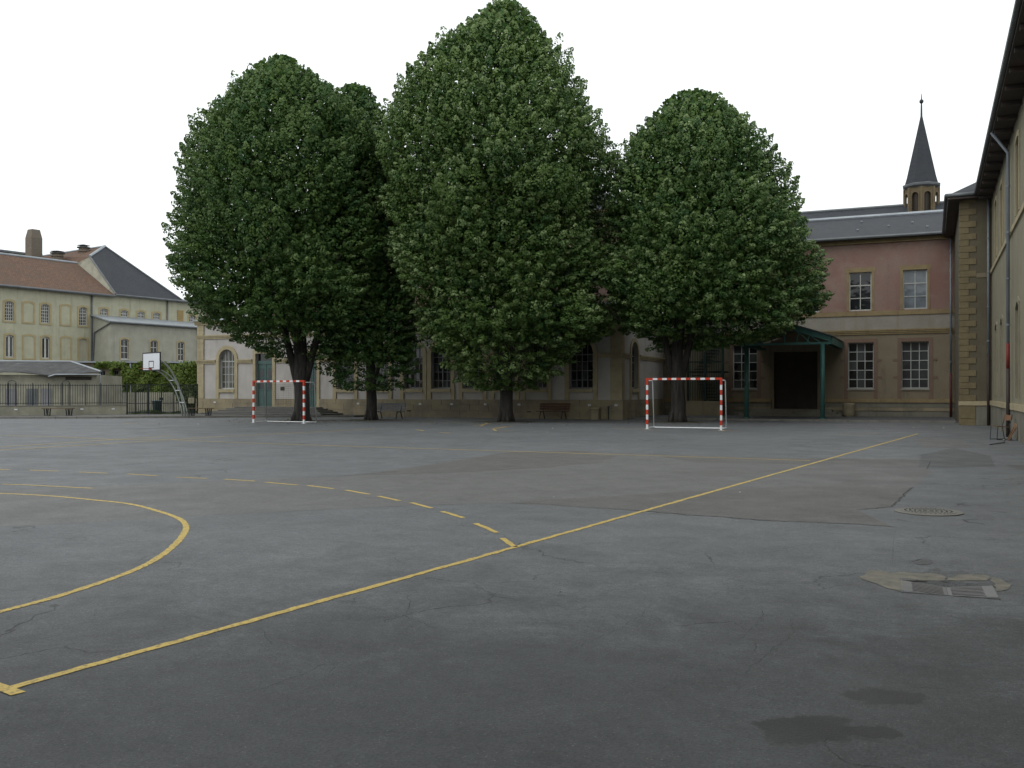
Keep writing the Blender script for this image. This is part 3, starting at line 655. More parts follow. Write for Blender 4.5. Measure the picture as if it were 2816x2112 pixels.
MB().fbox(fp, (pd[0]+pd[1])/2-.02, (pd[0]+pd[1])/2+.02, pd[2], pd[3], -.3, -.26).build('door_astragal', 'door_dark', lf)
a, b_ = fp.p(PL-.2, ZE, .45), fp.p(PR, ZE, .45); c, d = fp.p(PR, ZE+2.1, -5), fp.p(PL-.2, ZE+2.1, -5)
MB().slab([a, b_, c, d], .12).build('roof', 'slate', B2); MB().slab([d, c, fp.p(PR, ZE, -10), fp.p(PL-.2, ZE, -10)], .12).build('rear_roof', 'slate', B2)
MB().tube([fp.p(PL, ZE+2.14, -5), fp.p(PR, ZE+2.14, -5)], .13, 8).build('ridge_cap', 'zinc', B2)
MB().tube([fp.p(PL, ZE+.0, .5), fp.p(PR-.1, ZE+.0, .5)], .09, 8).build('gutter', 'zinc_dark', B2)
for px, k in ((2354, .35), (2440, .45), (2507, .55), (2358, .75), (2550, .3)):
    u = fp.uo(px); z = ZE+2.1*k; q = fp.p(u, z+.03, .45-5.45*k); MB().box((q.x-.05, q.y-.04, q.z), (q.x+.05, q.y+.04, q.z+.07)).build('snow_hook', 'zinc', B2)
# kerb-edged apron in front of it
pv2 = slabm('pavement', [Vector((XCR+.16, 50.9, 0)), Vector((1.1, 50.9, 0)), Vector((1.1, YP-.15, 0)), Vector((XCR+.16, YP-.15, 0))], 'asphalt_dark', z1=PZ)
kerb(pv2, [Vector((XCR+.2, 50.8, 0)), Vector((1.1, 50.8, 0))], L=1.6)
# porch
q0 = att(2053, 1).xy; YPo = 51.9
fq = Fr((0, YPo), (1, 0)); xa, xb = fq.uo(2053), fq.uo(2262)
PO = thing('entrance_porch', 'green steel porch with gabled truss on two round posts', 'porch', ((xa+xb)/2, YPo, PZ))
ZC, ZR = 4.02, 4.92
for x in (xa, xb):
    MB().tube([(x, YPo, PZ-.01), (x, YPo, ZC)], .115, 14).build('post', 'green_paint', PO, smooth=True)
    MB().tube([(x, YPo, PZ), (x, YPo, PZ+.06)], .17, 14).build('post_foot', 'green_paint', PO)
ea, eb = xa-.38, xb+.42; xm = (ea+eb)/2
MB().box((ea, YPo-.08, ZC), (eb, YPo+.08, ZC+.12)).build('tie_beam', 'green_paint', PO)
for sg, ex in ((-1, ea), (1, eb)):
    MB().hexa([(ex, YPo-.09, ZC+.125), (xm, YPo-.09, ZR), (xm, YPo+.09, ZR), (ex, YPo+.09, ZC+.125), (ex, YPo-.09, ZC+.42), (xm, YPo-.09, ZR+.3), (xm, YPo+.09, ZR+.3), (ex, YPo+.09, ZC+.42)]).build('rafter', 'green_paint', PO)
    MB().slab([Vector((ex+sg*.1, YPo-.25, ZC+.46)), Vector((xm, YPo-.25, ZR+.36)), Vector((xm, YP-.06, ZR+.36)), Vector((ex+sg*.1, YP-.06, ZC+.46))], .05).build('roof_slope', 'zinc_dark', PO)
    MB().box((ex-.06 if sg < 0 else ex, YPo+.1, ZC+.02), (ex if sg < 0 else ex+.06, YP-.15, ZC+.40)).build('eave_fascia', 'green_paint', PO)
    MB().box((ex-sg*.25-.04, YPo+.1, ZC), (ex-sg*.25+.04, YP-.15, ZC+.15)).build('side_beam', 'green_paint', PO)
    for k in (.22, .45):
        x0 = ex+(xm-ex)*k; x1 = ex+(xm-ex)*(k+.24); zt = ZC+.12+(ZR-ZC-.1)*(k+.24)
        MB().tube([(x0, YPo, ZC+.1), (x1, YPo, zt)], .035, 8).build('truss_brace', 'green_paint', PO)
        MB().tube([(x1, YPo, zt), (x1+(xm-ex)*.05, YPo, ZC+.1)], .035, 8).build('truss_brace', 'green_paint', PO)
MB().tube([(xm, YPo, ZC+.1), (xm, YPo, ZR+.1)], .04, 8).build('king_post', 'green_paint', PO)
PS = thing('porch_steps', 'dark stone steps under the green porch', 'steps', (fp.p((pd[0]+pd[1])/2, PZ, .8)))
for k in range(3): MB().fbox(fp, pd[0]-1.2-.3*(2-k), pd[1]+.9+.3*(2-k), PZ+.13*k, PZ+.13*(k+1), .15, 1.1+.33*(2-k)).build('step', 'plinth_grey', PS)
# worn stone block by the wall
q = gnd(2331, 1146, PZ); q.y = YP-.6
bl = thing('stone_block', 'squat round-topped sandstone block against the pink building plinth', 'stone block', q)
MB().lathe([(.30, PZ-.0), (.33, PZ+.1), (.34, PZ+.45), (.36, PZ+.62), (.36, PZ+.72), (.30, PZ+.78)], q, 14).build('block', 'plinth_stone', bl)
# fire-escape cage between the two buildings
fg = Fr((0, 57.0), (1, 0)); ga, gb = fg.uo(1893), fg.uo(1988)
FE = thing('escape_stair', 'tall dark green barred cage of an outside staircase', 'staircase', ((ga+gb)/2, 57.0, PZ))
MB().box((ga-.1, 56.85, PZ), (gb-.08, 57.05, .98)).build('low_wall', 'plinth_stone', FE)
MB().box((ga-.1, 56.9, 3.3), (gb, 57.0, 3.38)).build('rail', 'green_dark_metal', FE)
for x in (ga, (ga+gb)/2, gb): MB().box((x-.07, 56.87, PZ), (x+.07, 57.01, 9.4)).build('post', 'green_dark_metal', FE)
_b = MB().box((-.018, -.018, 0), (.018, .018, 8.3)).build('bar', 'green_dark_metal'); me_bar = _b.data
bpy.data.objects.remove(_b)
nb_ = 20
for k in range(nb_):
    put('bar', me_bar, FE, (ga+(gb-ga)*(k+.5)/nb_, 56.93, 1.0))
for k in range(22):
    z = .6+.19*k; y = 57.15+.0*k; x0 = ga+.15+(gb-ga-.8)*abs(((k/10.5) % 2)-1)
    MB().box((x0, 57.2, z), (x0+.55, 58.4, z+.045)).build('tread', 'green_dark_metal', FE)
for z in (2.7, 5.4, 8.2): MB().box((ga, 57.05, z), (gb, 58.7, z+.08)).build('landing', 'green_dark_metal', FE)
for y in (56.95, 58.75): MB().box((ga, y-.03, 9.3), (gb, y+.03, 9.42)).build('top_rail', 'green_dark_metal', FE)

# ================================================================== chapel with the spire
YH = 84.0
fh = Fr((0, YH), (1, 0))
CH = thing('chapel', 'slate-roofed chapel with a pointed bell turret rising behind the pink building', 'chapel', (-4, YH, 0))
zr = fh.zo(2400, 572); ha, hb = fh.uo(2080), fh.uo(2760)
MB().box((ha, YH-7, 0), (hb, YH+7, zr-5)).build('wall', 'sandstone', CH)
MB().add([(ha-.3, YH-7.4, zr-5.2), (hb+.3, YH-7.4, zr-5.2), (hb+.3, YH+7.4, zr-5.2), (ha-.3, YH+7.4, zr-5.2), (ha, YH, zr), (hb, YH, zr)], [(0, 1, 5, 4), (2, 3, 4, 5), (1, 2, 5), (3, 0, 4)]).build('roof', 'slate', CH)
MB().tube([(ha, YH, zr+.03), (hb, YH, zr+.03)], .12, 8).build('ridge_cap', 'zinc_dark', CH)
sx = fh.uo(2534); tz = lambda py: fh.zo(2534, py)
TU = (sx, YH)
rd = 87*fh.t(2534)/F/2
zb0, zb1 = zr-1.2, tz(520)
mb = MB()
core = MB().lathe([(rd*.86, zb0), (rd*.86, zb1)], TU, 8).build('turret_core', 'door_dark', CH)
for j in range(8):                                     # eight faces, each with an arched louvre opening
    q0, q1 = 2*math.pi*(j-.5+.5)/8, 2*math.pi*(j+.5+.5)/8
    p0 = Vector((sx+rd*math.cos(q0), YH+rd*math.sin(q0))); p1 = Vector((sx+rd*math.cos(q1), YH+rd*math.sin(q1)))
    f_ = Fr(p0, p1-p0); W = (p1-p0).length
    if f_.n.dot((p0+p1)/2-Vector((sx, YH))) < 0: f_ = Fr(p1, p0-p1)
    op = (W*.22, W*.78, zb0+.3, zb1-.42, W*.28)
    wall(MB(), f_, 0, W, zb0, zb1, [op], .12).build('turret_face', 'turret_stone', CH)
    surround(f_, op, .09, .05, 'turret_stone', CH, 'turret_arch')
    MB().fbox(f_, -.08, .08, zb0, zb1, -.08, .07).build('turret_shaft', 'turret_stone', CH)
MB().lathe([(rd*1.0, zb1-.02), (rd*1.16, zb1+.12), (rd*1.18, zb1+.26), (rd*1.06, zb1+.34)], TU, 8).build('turret_cornice', 'zinc_dark', CH)
zap = tz(318)
MB().lathe([(rd*1.04, zb1+.34), (rd*.92, zb1+.34+(zap-zb1)*.09), (rd*.50, zb1+.34+(zap-zb1)*.5), (.07, zap)], TU, 8).build('spire', 'slate', CH)
MB().lathe([(.09, zap-.3), (.07, zap+.6), (.06, tz(285)), (.17, tz(281)), (.17, tz(277)), (.05, tz(273)), (.02, tz(258))], TU, 8).build('finial', 'iron', CH)

# ================================================================== corner block and right-hand building
YB = 47.9; fb = Fr((0, YB), (1, 0)); BL, BR = fb.uo(2640), fb.uo(2727); XR = BR; XL = BL
B3 = thing('right_building', 'olive-rendered building with sandstone quoins and a deep dark eave beside the yard', 'building', (4, 40, 0))
ZB = 10.55
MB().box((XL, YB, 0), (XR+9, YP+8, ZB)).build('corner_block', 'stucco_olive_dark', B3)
fr_ = Fr((XR, YB), (0, -1))
UE = 44.0
rops = []
def rop(yc, wdt, z0, z1, r): return (YB-yc-wdt/2, YB-yc+wdt/2, z0, z1, r)
for yc in (44.5, 41.1, 33.7, 30.0, 26.0, 22.3): rops += [rop(yc, 1.15, 7.15, 9.55, .12), rop(yc, 1.15, 1.35, 4.35, .2)]
wall(MB(), fr_, 0, UE, 0, ZB, rops, .25).build('wall', 'stucco_side', B3)
MB().box((XR+.6, YB-UE, 0), (XR+9, YB, ZB-.05)).build('inner_core', 'stucco_olive', B3)
for i, o in enumerate(rops):
    surround(fr_, o, .17, .04, 'stucco_side' if i % 2 else 'sandstone', B3)
    window(B3, fr_, o, 2, (.33, .66), 'door_dark' if i == 1 else 'frame_grey', 'glass_dark', rec=.15, center=1)
MB().fbox(fr_, .02, UE, 6.85, 7.02, -.05, .06).build('string_course', 'sandstone', B3)
MB().box((-62, -20, 0), (XR+9, -5, ZB)).build('unseen_shade_wing', 'stucco_olive', B3)  # unseen wing behind the camera, added to darken the foreground and window reflections
MB().add([(-62.5, -4.5, ZB+.02), (XR+9, -4.5, ZB+.02), (XR+9, -12.5, ZB+4), (-62.5, -12.5, ZB+4), (-62.5, -20.5, ZB+.02), (XR+9, -20.5, ZB+.02)], [(0, 1, 2, 3), (3, 2, 5, 4)]).build('unseen_shade_wing_roof', 'slate', B3)
# plinth stones along the flank
n = 30
for k in range(n):
    a, b_ = .15+UE*k/n, .15+UE*(k+1)/n-.012
    MB().fbox(fr_, a, b_, .93, 1.13, -.05, .09+random.uniform(-.008, .008)).build('plinth_cap', 'sandstone', B3)
    MB().fbox(fr_, a, b_, 0, .925, -.05, .05+random.uniform(-.005, .005)).build('plinth_stone', 'plinth_grey', B3)
MB().fbox(fb, .66+XL, XR-.1, 0, .9, -.05, .045).build('plinth_panel', 'plinth_grey', B3)
MB().fbox(fb, XL-.06, XR-.095, .905, 1.10, -.05, .085).build('plinth_cap', 'sandstone', B3)
# quoins
hq = .283; k = 0; z = 1.105
while z < ZB-.35:
    wq = .66 if k % 2 == 0 else .36
    MB().hexa([Vector(c) for c in ((XL-.035, YB-.035, z+.009), (XL+wq, YB-.035, z+.009), (XL+wq, YB+.2, z+.009), (XL-.035, YB+.2+.3*(k % 2), z+.009), (XL-.035, YB-.035, z+hq-.009), (XL+wq, YB-.035, z+hq-.009), (XL+wq, YB+.2, z+hq-.009), (XL-.035, YB+.2+.3*(k % 2), z+hq-.009))]).build('quoin_stone', 'quoin_sandstone', B3)
    z += hq; k += 1
for z0, z1 in ((.0, .3), (.31, .90)): MB().box((XL-.05, YB-.06, z0), (XL+.64, YB+.3, z1-.008)).build('quoin_stone', 'quoin_sandstone', B3)
MB().fbox(fb, XL+.67, XR-.12, 6.72, 6.92, -.03, .03).build('string_course', 'stucco_olive', B3)
# eaves and roofs
XE, YE = XR-.62, YB-.55
for (a, b_) in (((XE, YB-UE, ZB-.28), (XR-.01, YE+.2, ZB-.16)), ((XL-.5, YE+.005, ZB-.275), (XR+1, YB-.01, ZB-.165)), ((XL-.5, YB, ZB-.28), (XL-.04, YP-.1, ZB-.16))):
    MB().box(a, b_).build('soffit', 'eave_wood', B3)
for k in range(26):
    y = YB-1.0-1.65*k; MB().box((XE+.05, y, ZB-.42), (XR-.02, y+.12, ZB-.285)).build('eave_bracket', 'eave_wood', B3)
RT = 2.8
xr0, xr1 = XE-.02, XR+4.5
MB().add([(xr0, YB-UE, ZB-.12), (xr0, YE+.0, ZB-.12), (xr1, YE+6, ZB+RT+.8), (xr1, YB-UE, ZB+RT+.8)], [(0, 1, 2, 3)]).build('roof_slope', 'slate', B3)
e0 = (XL-.55, YE, ZB-.1); e1 = (XR+5, YE, ZB-.1); e2 = (XL-.55, YP+6, ZB-.1); rg0 = (XL+2.2, YE+3.4, ZB+1.7); rg1 = (XL+2.2, YP+6, ZB+1.7); rg2 = (XR+5, YE+3.4, ZB+1.9)
MB().add([e0, e1, rg2, rg0, e2, rg1], [(0, 1, 2, 3), (0, 3, 5, 4)]).build('block_roof', 'slate', B3)
MB().tube([(XE-.05, YB-UE, ZB-.12), (XE-.05, YE-.02, ZB-.12)], .085, 8).build('gutter', 'zinc_dark', B3, smooth=True)
MB().tube([(XE-.05, YE-.03, ZB-.1), (XL-.58, YE-.03, ZB-.1), (XL-.58, YP-.3, ZB-.1)], .085, 8).build('gutter', 'zinc_dark', B3, smooth=True)
def downpipe(x, y, ztop, zp, zr_, gut=None, parent=B3, red=True):
    pts = [(x, y, zr_), (x, y, ztop)]
    if gut: pts = [(x, y, zr_), (x, y, ztop-.9), (gut[0], gut[1], ztop-.15)]
    dp = MB().tube(pts, .055, 10).build('downpipe', 'pipe_grey', parent, smooth=True)
    if zp < zr_: MB().tube([(x, y, zp), (x, y, zr_)], .06, 10).build('painted_length', 'pipe_red', dp, smooth=True)
    MB().tube([(x, y, 0), (x, y, zp)], .064, 10).build('cast_iron_foot', 'pipe_dark' if red else 'pipe_maroon', dp, smooth=True)
    z = zr_+.6
    while z < ztop-1: MB().tube([(x, y, z), (x, y, z+.05)], .075, 10).build('pipe_collar', 'pipe_grey', dp); z += 1.55
yp2 = YB-fr_.uo(2785)
downpipe(XR-.14, YB-.14, ZB-.1, 3.2, 3.2)
downpipe(XR-.14, yp2, ZB-.1, 2.3, 3.15, (XE-.02, yp2))
downpipe(XL-.2, YP-.35, ZB, 2.6, 2.6, red=False)

# ================================================================== left: old ranges across the fence
dL = c2w(math.sin(R(33.4)), math.cos(R(33.4)))
fL = Fr(att(150, 100), dL)
B4 = thing('long_building', 'long grey-yellow building with red tiled roof and bricked-up windows beyond the fence', 'building', fL.p(0, 0))
LA, LB = fL.uo(-120), fL.uo(253); ZL = fL.zo(150, 799.5)
r_ = .16
up = [opx(fL, *q, r_) for q in ((13, 38, 829, 884), (113, 136, 837, 889.5), (217.5, 239.5, 845, 893))]
upb = [opx(fL, *q, r_) for q in ((65, 91, 831, 887), (168.5, 192, 841, 893))]
lo = [opx(fL, *q, r_) for q in ((15, 38, 922, 983), (115, 137, 927, 986))]
lob = [opx(fL, *q, r_) for q in ((66, 93, 922, 986), (170, 193, 928, 989))]
dr = opx(fL, 217, 239.5, 930, 996, r_)
def setz(l): z0 = sum(o[2] for o in l)/len(l); z1 = sum(o[3] for o in l)/len(l); return [(o[0], o[1], z0, z1, r_) for o in l]
allu = setz(up+upb); up, upb = allu[:3], allu[3:]; alll = setz(lo+lob); lo, lob = alll[:2], alll[2:]
dr = dr[:2] + (lo[0][2]-.4, lo[0][3], r_)
# more bays running out of view to the left
bay = up[0][0]-upb[0][0]
wall(MB(), fL, LA, LB, 0, ZL, up+lo+[dr], .22).build('wall', 'stucco_grey_yellow', B4)
for o in up:
    surround(fL, o, .2, .04, 'sandstone_orange', B4); window(B4, fL, o, 4, (.17, .33, .5, -.67, .84), 'frame_white', 'glass_dark', rec=.12, fw=.08, mw=.05, split=False, center=2)
    MB().fbox(fL, o[0]-.2, o[1]+.2, o[2]-.16, o[2]-.003, -.1, .07).build('window_sill', 'sandstone_orange', B4)
for o in lo:
    surround(fL, o, .2, .04, 'sandstone_orange', B4); window(B4, fL, o, 2, (), 'frame_white', 'glass_dark', rec=.12, fw=.12, mw=.2, split=True, center=None)
    MB().fbox(fL, o[0]-.2, o[1]+.2, o[2]-.16, o[2]-.003, -.1, .07).build('window_sill', 'sandstone_orange', B4)
for o in upb+lob:
    surround(fL, o, .2, .04, 'sandstone_orange', B4, 'blind_window_surround')
    MB().fbox(fL, o[0], o[1], o[2], o[3]-.2, -.05, .012).build('blind_panel', 'stucco_grey_yellow', B4)
    MB().fbox(fL, o[0]-.2, o[1]+.2, o[2]-.16, o[2]-.003, -.1, .06).build('window_sill', 'sandstone_orange', B4)
surround(fL, dr, .2, .04, 'sandstone_orange', B4, 'door_surround'); MB().fbox(fL, dr[0], dr[1], dr[2], dr[3], -.2, -.15).build('door', 'door_cream', B4)
MB().fbox(fL, LA, LB, 0, ZL-.1, -12, -.8).build('rear_wall', 'stucco_grey', B4)
# tile roof: eave to ridge
def fpz(px, py, d): f2 = fL.off(0, d); return f2.p(f2.uo(px), f2.zo(px, py))
RD = -6.3
zR = fL.off(0, RD).zo(100, 711)
uV = fL.uo(250)
ev0, ev1 = fL.p(LA, ZL+.02, .45), fL.p(fL.uo(312), ZL+.02, .45)
rf = fL.off(0, RD); rg0, rg1 = rf.p(LA, zR), rf.p(rf.uo(212), zR)
MB().slab([ev0, ev1, rg1, rg0], .14).build('roof', 'red_tiles', B4)
MB().slab([rg0, rg1, fL.p(fL.uo(312), ZL, -13), fL.p(LA, ZL, -13)], .14).build('rear_roof', 'red_tiles', B4)
MB().tube([rg0+Vector((0, 0, .05)), rg1+Vector((0, 0, .05))], .14, 8).build('ridge_cap', 'zinc', B4)
MB().tube([fL.p(LA, ZL-.02, .52), fL.p(fL.uo(312), ZL-.02, .52)], .13, 8).build('gutter', 'zinc_dark', B4, smooth=True)
u = fL.uo(251); dp = MB().tube([fL.p(u, 3, .12), fL.p(u, ZL-.15, .12)], .09, 8).build('downpipe', 'zinc_dark', B4, smooth=True)
def ridge_vent(px, ytop, ybase, hw, dd, mat='zinc_dark'):
    f2 = fL.off(0, dd); c = f2.p(f2.uo(px), 0); t_ = f2.t(px); z0, z1 = zat(ybase, t_)-1.5, zat(ytop, t_); rr = hw*t_/F
    H = z1-zat(ybase, t_)
    v_ = MB().lathe([(rr*.9, z0), (rr*.9, z1-H*.62), (rr*1.08, z1-H*.60), (rr*1.05, z1-H*.50), (rr*.9, z1-H*.46), (rr*.92, z1-H*.30)], c, 8).build('roof_vent', 'chimney_brick', B4)
    MB().lathe([(rr*1.25, z1-H*.30), (rr*1.3, z1-H*.24), (rr*.7, z1-H*.18), (rr*.5, z1-H*.1)], c, 8).build('vent_collar', 'zinc_dark', v_)
    MB().lathe([(rr*1.2, z1-H*.10), (rr*.2, z1)], c, 8).build('vent_cap', 'zinc_dark', v_)
ridge_vent(158, 689, 717, 16, RD-2.5); ridge_vent(230, 672, 706, 14.5, RD-2.5)
# tall brick chimney behind
f2 = fL.off(0, -11); c = f2.p(f2.uo(93), 0); t_ = f2.t(93); rr = 15.5*t_/F; z1 = zat(632, t_)
CM = thing('brick_chimney', 'tall square brick chimney with chamfered top behind the red roof', 'chimney', (c.x, c.y, 0))
MB().hexa([fL.p((c.xy-fL.O).dot(fL.u)+a*rr, z, (c.xy-fL.O).dot(fL.n)+b_*rr) for z in (0, z1-1.0) for a, b_ in ((-1, 1), (1, 1), (1, -1), (-1, -1))]).build('shaft', 'chimney_brick', CM)
MB().hexa([fL.p((c.xy-fL.O).dot(fL.u)+a*rr*s_, z, (c.xy-fL.O).dot(fL.n)+b_*rr*s_) for z, s_ in ((z1-1.0, 1), (z1, .72)) for a, b_ in ((-1, 1), (1, 1), (1, -1), (-1, -1))]).build('chimney_top', 'chimney_brick', CM)
# flat-roofed building far behind
f2 = fL.off(0, -22)
BF = thing('rear_block', 'pale flat-roofed block peeping over the red tiled ridge', 'building', f2.p(f2.uo(60), 0))
MB().fbox(f2, f2.uo(-150), f2.uo(170), 0, f2.zo(60, 699), -8, 0).build('wall', 'cement_wall', BF)
MB().fbox(f2, f2.uo(-150)-.3, f2.uo(170)+.3, f2.zo(60, 699), f2.zo(60, 694), -8.3, .3).build('roof_edge', 'zinc_dark', BF)
# slate-hipped pavilion at its end
B5 = thing('slate_building', 'building with a steep slate hip roof and a row of small arched windows', 'building', fL.p(fL.uo(380), 0))
MA, MBr = LB+.02, fL.uo(640); ZM = ZL+.15
sm = [opx(fL, *q, .14) for q in ((275.6, 296.6, 848, 868.6), (332, 352.5, 853, 872), (378, 398, 857, 875.6), (421, 440, 860.5, 878.7), (520, 540, 868, 886))]
zs0 = sum(o[2] for o in sm)/5; zs1 = sum(o[3] for o in sm)/5; sm = [(o[0], o[1], zs0, zs1, .14) for o in sm]
wall(MB(), fL, MA, MBr, 0, ZM, sm, .22).build('wall', 'stucco_grey_yellow', B5)
for o in sm:
    surround(fL, o, .2, .04, 'sandstone_orange', B5); window(B5, fL, o, 4, (.5,), 'frame_white', 'glass_dusty', rec=.12, fw=.09, mw=.07, split=False, center=2)
    MB().fbox(fL, o[0]-.2, o[1]+.2, o[2]-.16, o[2]-.003, -.1, .07).build('window_sill', 'sandstone_orange', B5)
ua, ub = fL.uo(487), fL.uo(504); za, zb = fL.zo(495, 884), fL.zo(495, 853)
for k in range(6): MB().fbox(fL, ua, ub, za+(zb-za)*k/6+.02, za+(zb-za)*(k+1)/6-.02, -.05, .05).build('shutter_board', 'orange_board', B5)
MB().fbox(fL, MA, MBr, 0, ZM-.1, -14, -.8).build('rear_wall', 'stucco_grey', B5)
E1, E2 = fL.p(fL.uo(311), ZM+.02, .45), fL.p(fL.uo(497), ZM+.02, .45)
P1 = fpz(246.5, 706, -5.0); P2 = fpz(288.5, 678, -8.0)
P3 = fpz(112, 706, -14.0); P4 = fpz(206, 727, -6.5)
E0 = fL.p(fL.uo(296), ZM+.02, .2)
bk = fL.p(fL.uo(520), ZM, -16)
MB().add([E1, E2, P2, P1], [(0, 1, 2), (0, 2, 3)]).build('slate_roof', 'slate', B5)
MB().add([E2, bk, P2], [(0, 1, 2)]).build('slate_hip', 'slate', B5)
MB().add([P1, P2, P3, P4], [(0, 1, 2, 3)]).build('tile_slope', 'red_tiles', B5)
MB().add([P1, E1, fL.p(fL.uo(311), ZM-.2, -.3), P4 - Vector((0, 0, .5)), P4], [(0, 1, 3, 4), (1, 2, 3)]).build('gable_wall', 'cement_wall', B5)
for p, q, r2 in ((P1, P2, .16), (P1, E1, .10), (P2, E2, .09), (P2, P3, .12)): MB().tube([p+Vector((0, 0, .06)), q+Vector((0, 0, .06))], r2, 6).build('roof_flashing', 'zinc' if r2 > .11 else 'zinc_dark', B5)
MB().tube([fL.p(fL.uo(311), ZM-.02, .52), fL.p(MBr, ZM-.02, .52)], .12, 8).build('gutter', 'zinc_dark', B5, smooth=True)
MB().add([E2, fL.p(MBr, ZM, .45), fL.p(MBr, ZM+1.5, -6), bk], [(0, 1, 2, 3)]).build('low_roof', 'zinc_dark', B5)
u = fL.uo(459); MB().tube([fL.p(u, 7, .12), fL.p(u, ZM-.1, .12)], .09, 8).build('downpipe', 'zinc_dark', B5, smooth=True)
# lean-to with three windows
fN = fL.off(0, 3.3)
B6 = thing('lean_to', 'grey rendered lean-to with zinc roof and three tall arched windows', 'building', fN.p(fN.uo(400), 0))
NA, NB = fN.uo(303), fN.uo(600); ZN = fN.zo(400, 891)
nw = [opx(fN, *q, .15) for q in ((332, 354, 932, 988), (413.7, 433.6, 936, 990), (489, 507, 940, 993))]
z0 = sum(o[2] for o in nw)/3; z1 = sum(o[3] for o in nw)/3; nw = [(o[0], o[1], z0, z1, .15) for o in nw]
mb = wall(MB(), fN, NA, NB, 0, ZN, nw, .22)
fNs = Fr(fL.p(NA, 0, 0), fN.n); wall(mb, fNs, 0, 3.3, 0, ZN)
mb.build('wall', 'stucco_grey', B6)
mb = MB().add([fN.p(NA, ZN), fL.p(NA, ZN), fL.p(NA, ZN+.75)], [(0, 1, 2)]).build('side_gable', 'stucco_grey', B6)
for o in nw:
    surround(fN, o, .17, .04, 'sandstone_orange', B6); window(B6, fN, o, 2, (.33, -.64), 'frame_white', 'glass_dark', rec=.12, fw=.08, mw=.06, split=False, center=1)
    MB().fbox(fN, o[0]-.05, o[1]+.05, o[2]-.1, o[2]-.003, -.1, .06).build('window_sill', 'frame_white', B6)
MB().slab([fN.p(NA-.25, ZN+.06, .3), fN.p(NB, ZN+.06, .3), fL.p(NB, ZN+.9, .02), fL.p(NA-.25, ZN+.9, .02)], .12).build('roof', 'zinc', B6)
MB().tube([fN.p(NA-.2, ZN-.05, .35), fN.p(NB, ZN-.05, .35)], .10, 8).build('gutter', 'zinc_dark', B6)
MB().tube([fN.p(NA-.1, ZN-.1, .3), fL.p(NA-.12, ZN-1.1, .6), fL.p(NA-.12, 3, .12)], .07, 8).build('downpipe', 'zinc_dark', B6)
u = fN.uo(543); MB().tube([fN.p(u, 1, .12), fN.p(u, ZN-.1, .12)], .08, 8).build('downpipe', 'pipe_grey', B6)
# ivy-covered outbuilding
fI = Fr(att(210, 74), c2w(1, .12)); IA, IB = fI.uo(205), fI.uo(552)
ZI = fI.zo(380, 998)
B7 = thing('ivy_outbuilding', 'low outbuilding with zinc-edged flat roof overgrown with ivy', 'outbuilding', fI.p((IA+IB)/2, 0))
s1, s2 = opx(fI, 272, 290, 1018, 1034), opx(fI, 312, 326, 1018, 1032)
wall(MB(), fI, IA, IB, 0, ZI, [s1, s2], .25).build('wall', 'stucco_olive', B7)
for o in (s1, s2): window(B7, fI, o, 2, (), 'frame_grey', 'glass_dark', rec=.15, split=False)
MB().fbox(fI, IA-.2, IB, ZI, ZI+.12, -5, .3).build('roof', 'zinc', B7)
for px in (298, 340): u = fI.uo(px); MB().fbox(fI, u-.25, u+.25, 0, 2.2, 0, .05).build('plank_door', 'wood_bench' if px == 298 else 'zinc', B7)
u = fI.uo(340); MB().tube([fI.p(u+.6, 0, .3), fI.p(u+.6, ZI-.05, .3)], .06, 8).build('downpipe', 'zinc', B7)
B7y = MB().fbox(fI, fI.uo(352), fI.uo(545), 0, 1.5, 2.2, 2.5).build('yard_wall', 'cement_wall'); tag(B7y, 'low pale rendered wall behind the iron gate below the ivy', 'wall')

# leaves as one mesh -----------------------------------------------------------
def leaves(name, P, Nrm, L, W, tone, mat, parent):
    n = len(P); o = np.array(org(parent)) if parent is not None else np.zeros(3)
    Nrm = Nrm/np.maximum(np.linalg.norm(Nrm, axis=1, keepdims=True), 1e-6)
    rnd = rng.normal(size=(n, 3)); T = np.cross(Nrm, rnd); T /= np.maximum(np.linalg.norm(T, axis=1, keepdims=True), 1e-6); Bn = np.cross(Nrm, T)
    L = L.reshape(-1, 1); W = W.reshape(-1, 1)
    V = np.empty((n, 4, 3)); V[:, 0] = P-T*L*.5; V[:, 1] = P+Bn*W*.5-T*L*.06; V[:, 2] = P+T*L*.5-Nrm*L*.12; V[:, 3] = P-Bn*W*.5-T*L*.06
    V -= o
    me = bpy.data.meshes.new(name); me.vertices.add(n*4); me.vertices.foreach_set('co', V.reshape(-1))
    me.loops.add(n*4); me.loops.foreach_set('vertex_index', np.arange(n*4, dtype=np.int32))
    me.polygons.add(n); me.polygons.foreach_set('loop_start', np.arange(0, n*4, 4, dtype=np.int32)); me.update(calc_edges=True)
    at = me.attributes.new('tone', 'FLOAT_COLOR', 'FACE'); c = np.zeros((n, 4), dtype=np.float32); c[:, 0] = tone[0]; c[:, 1] = tone[1]; c[:, 3] = 1
    at.data.foreach_set('color', c.reshape(-1))
    me.materials.append(MATS[mat]); ob = bpy.data.objects.new(name, me); COL.objects.link(ob); ob.parent = parent; return ob
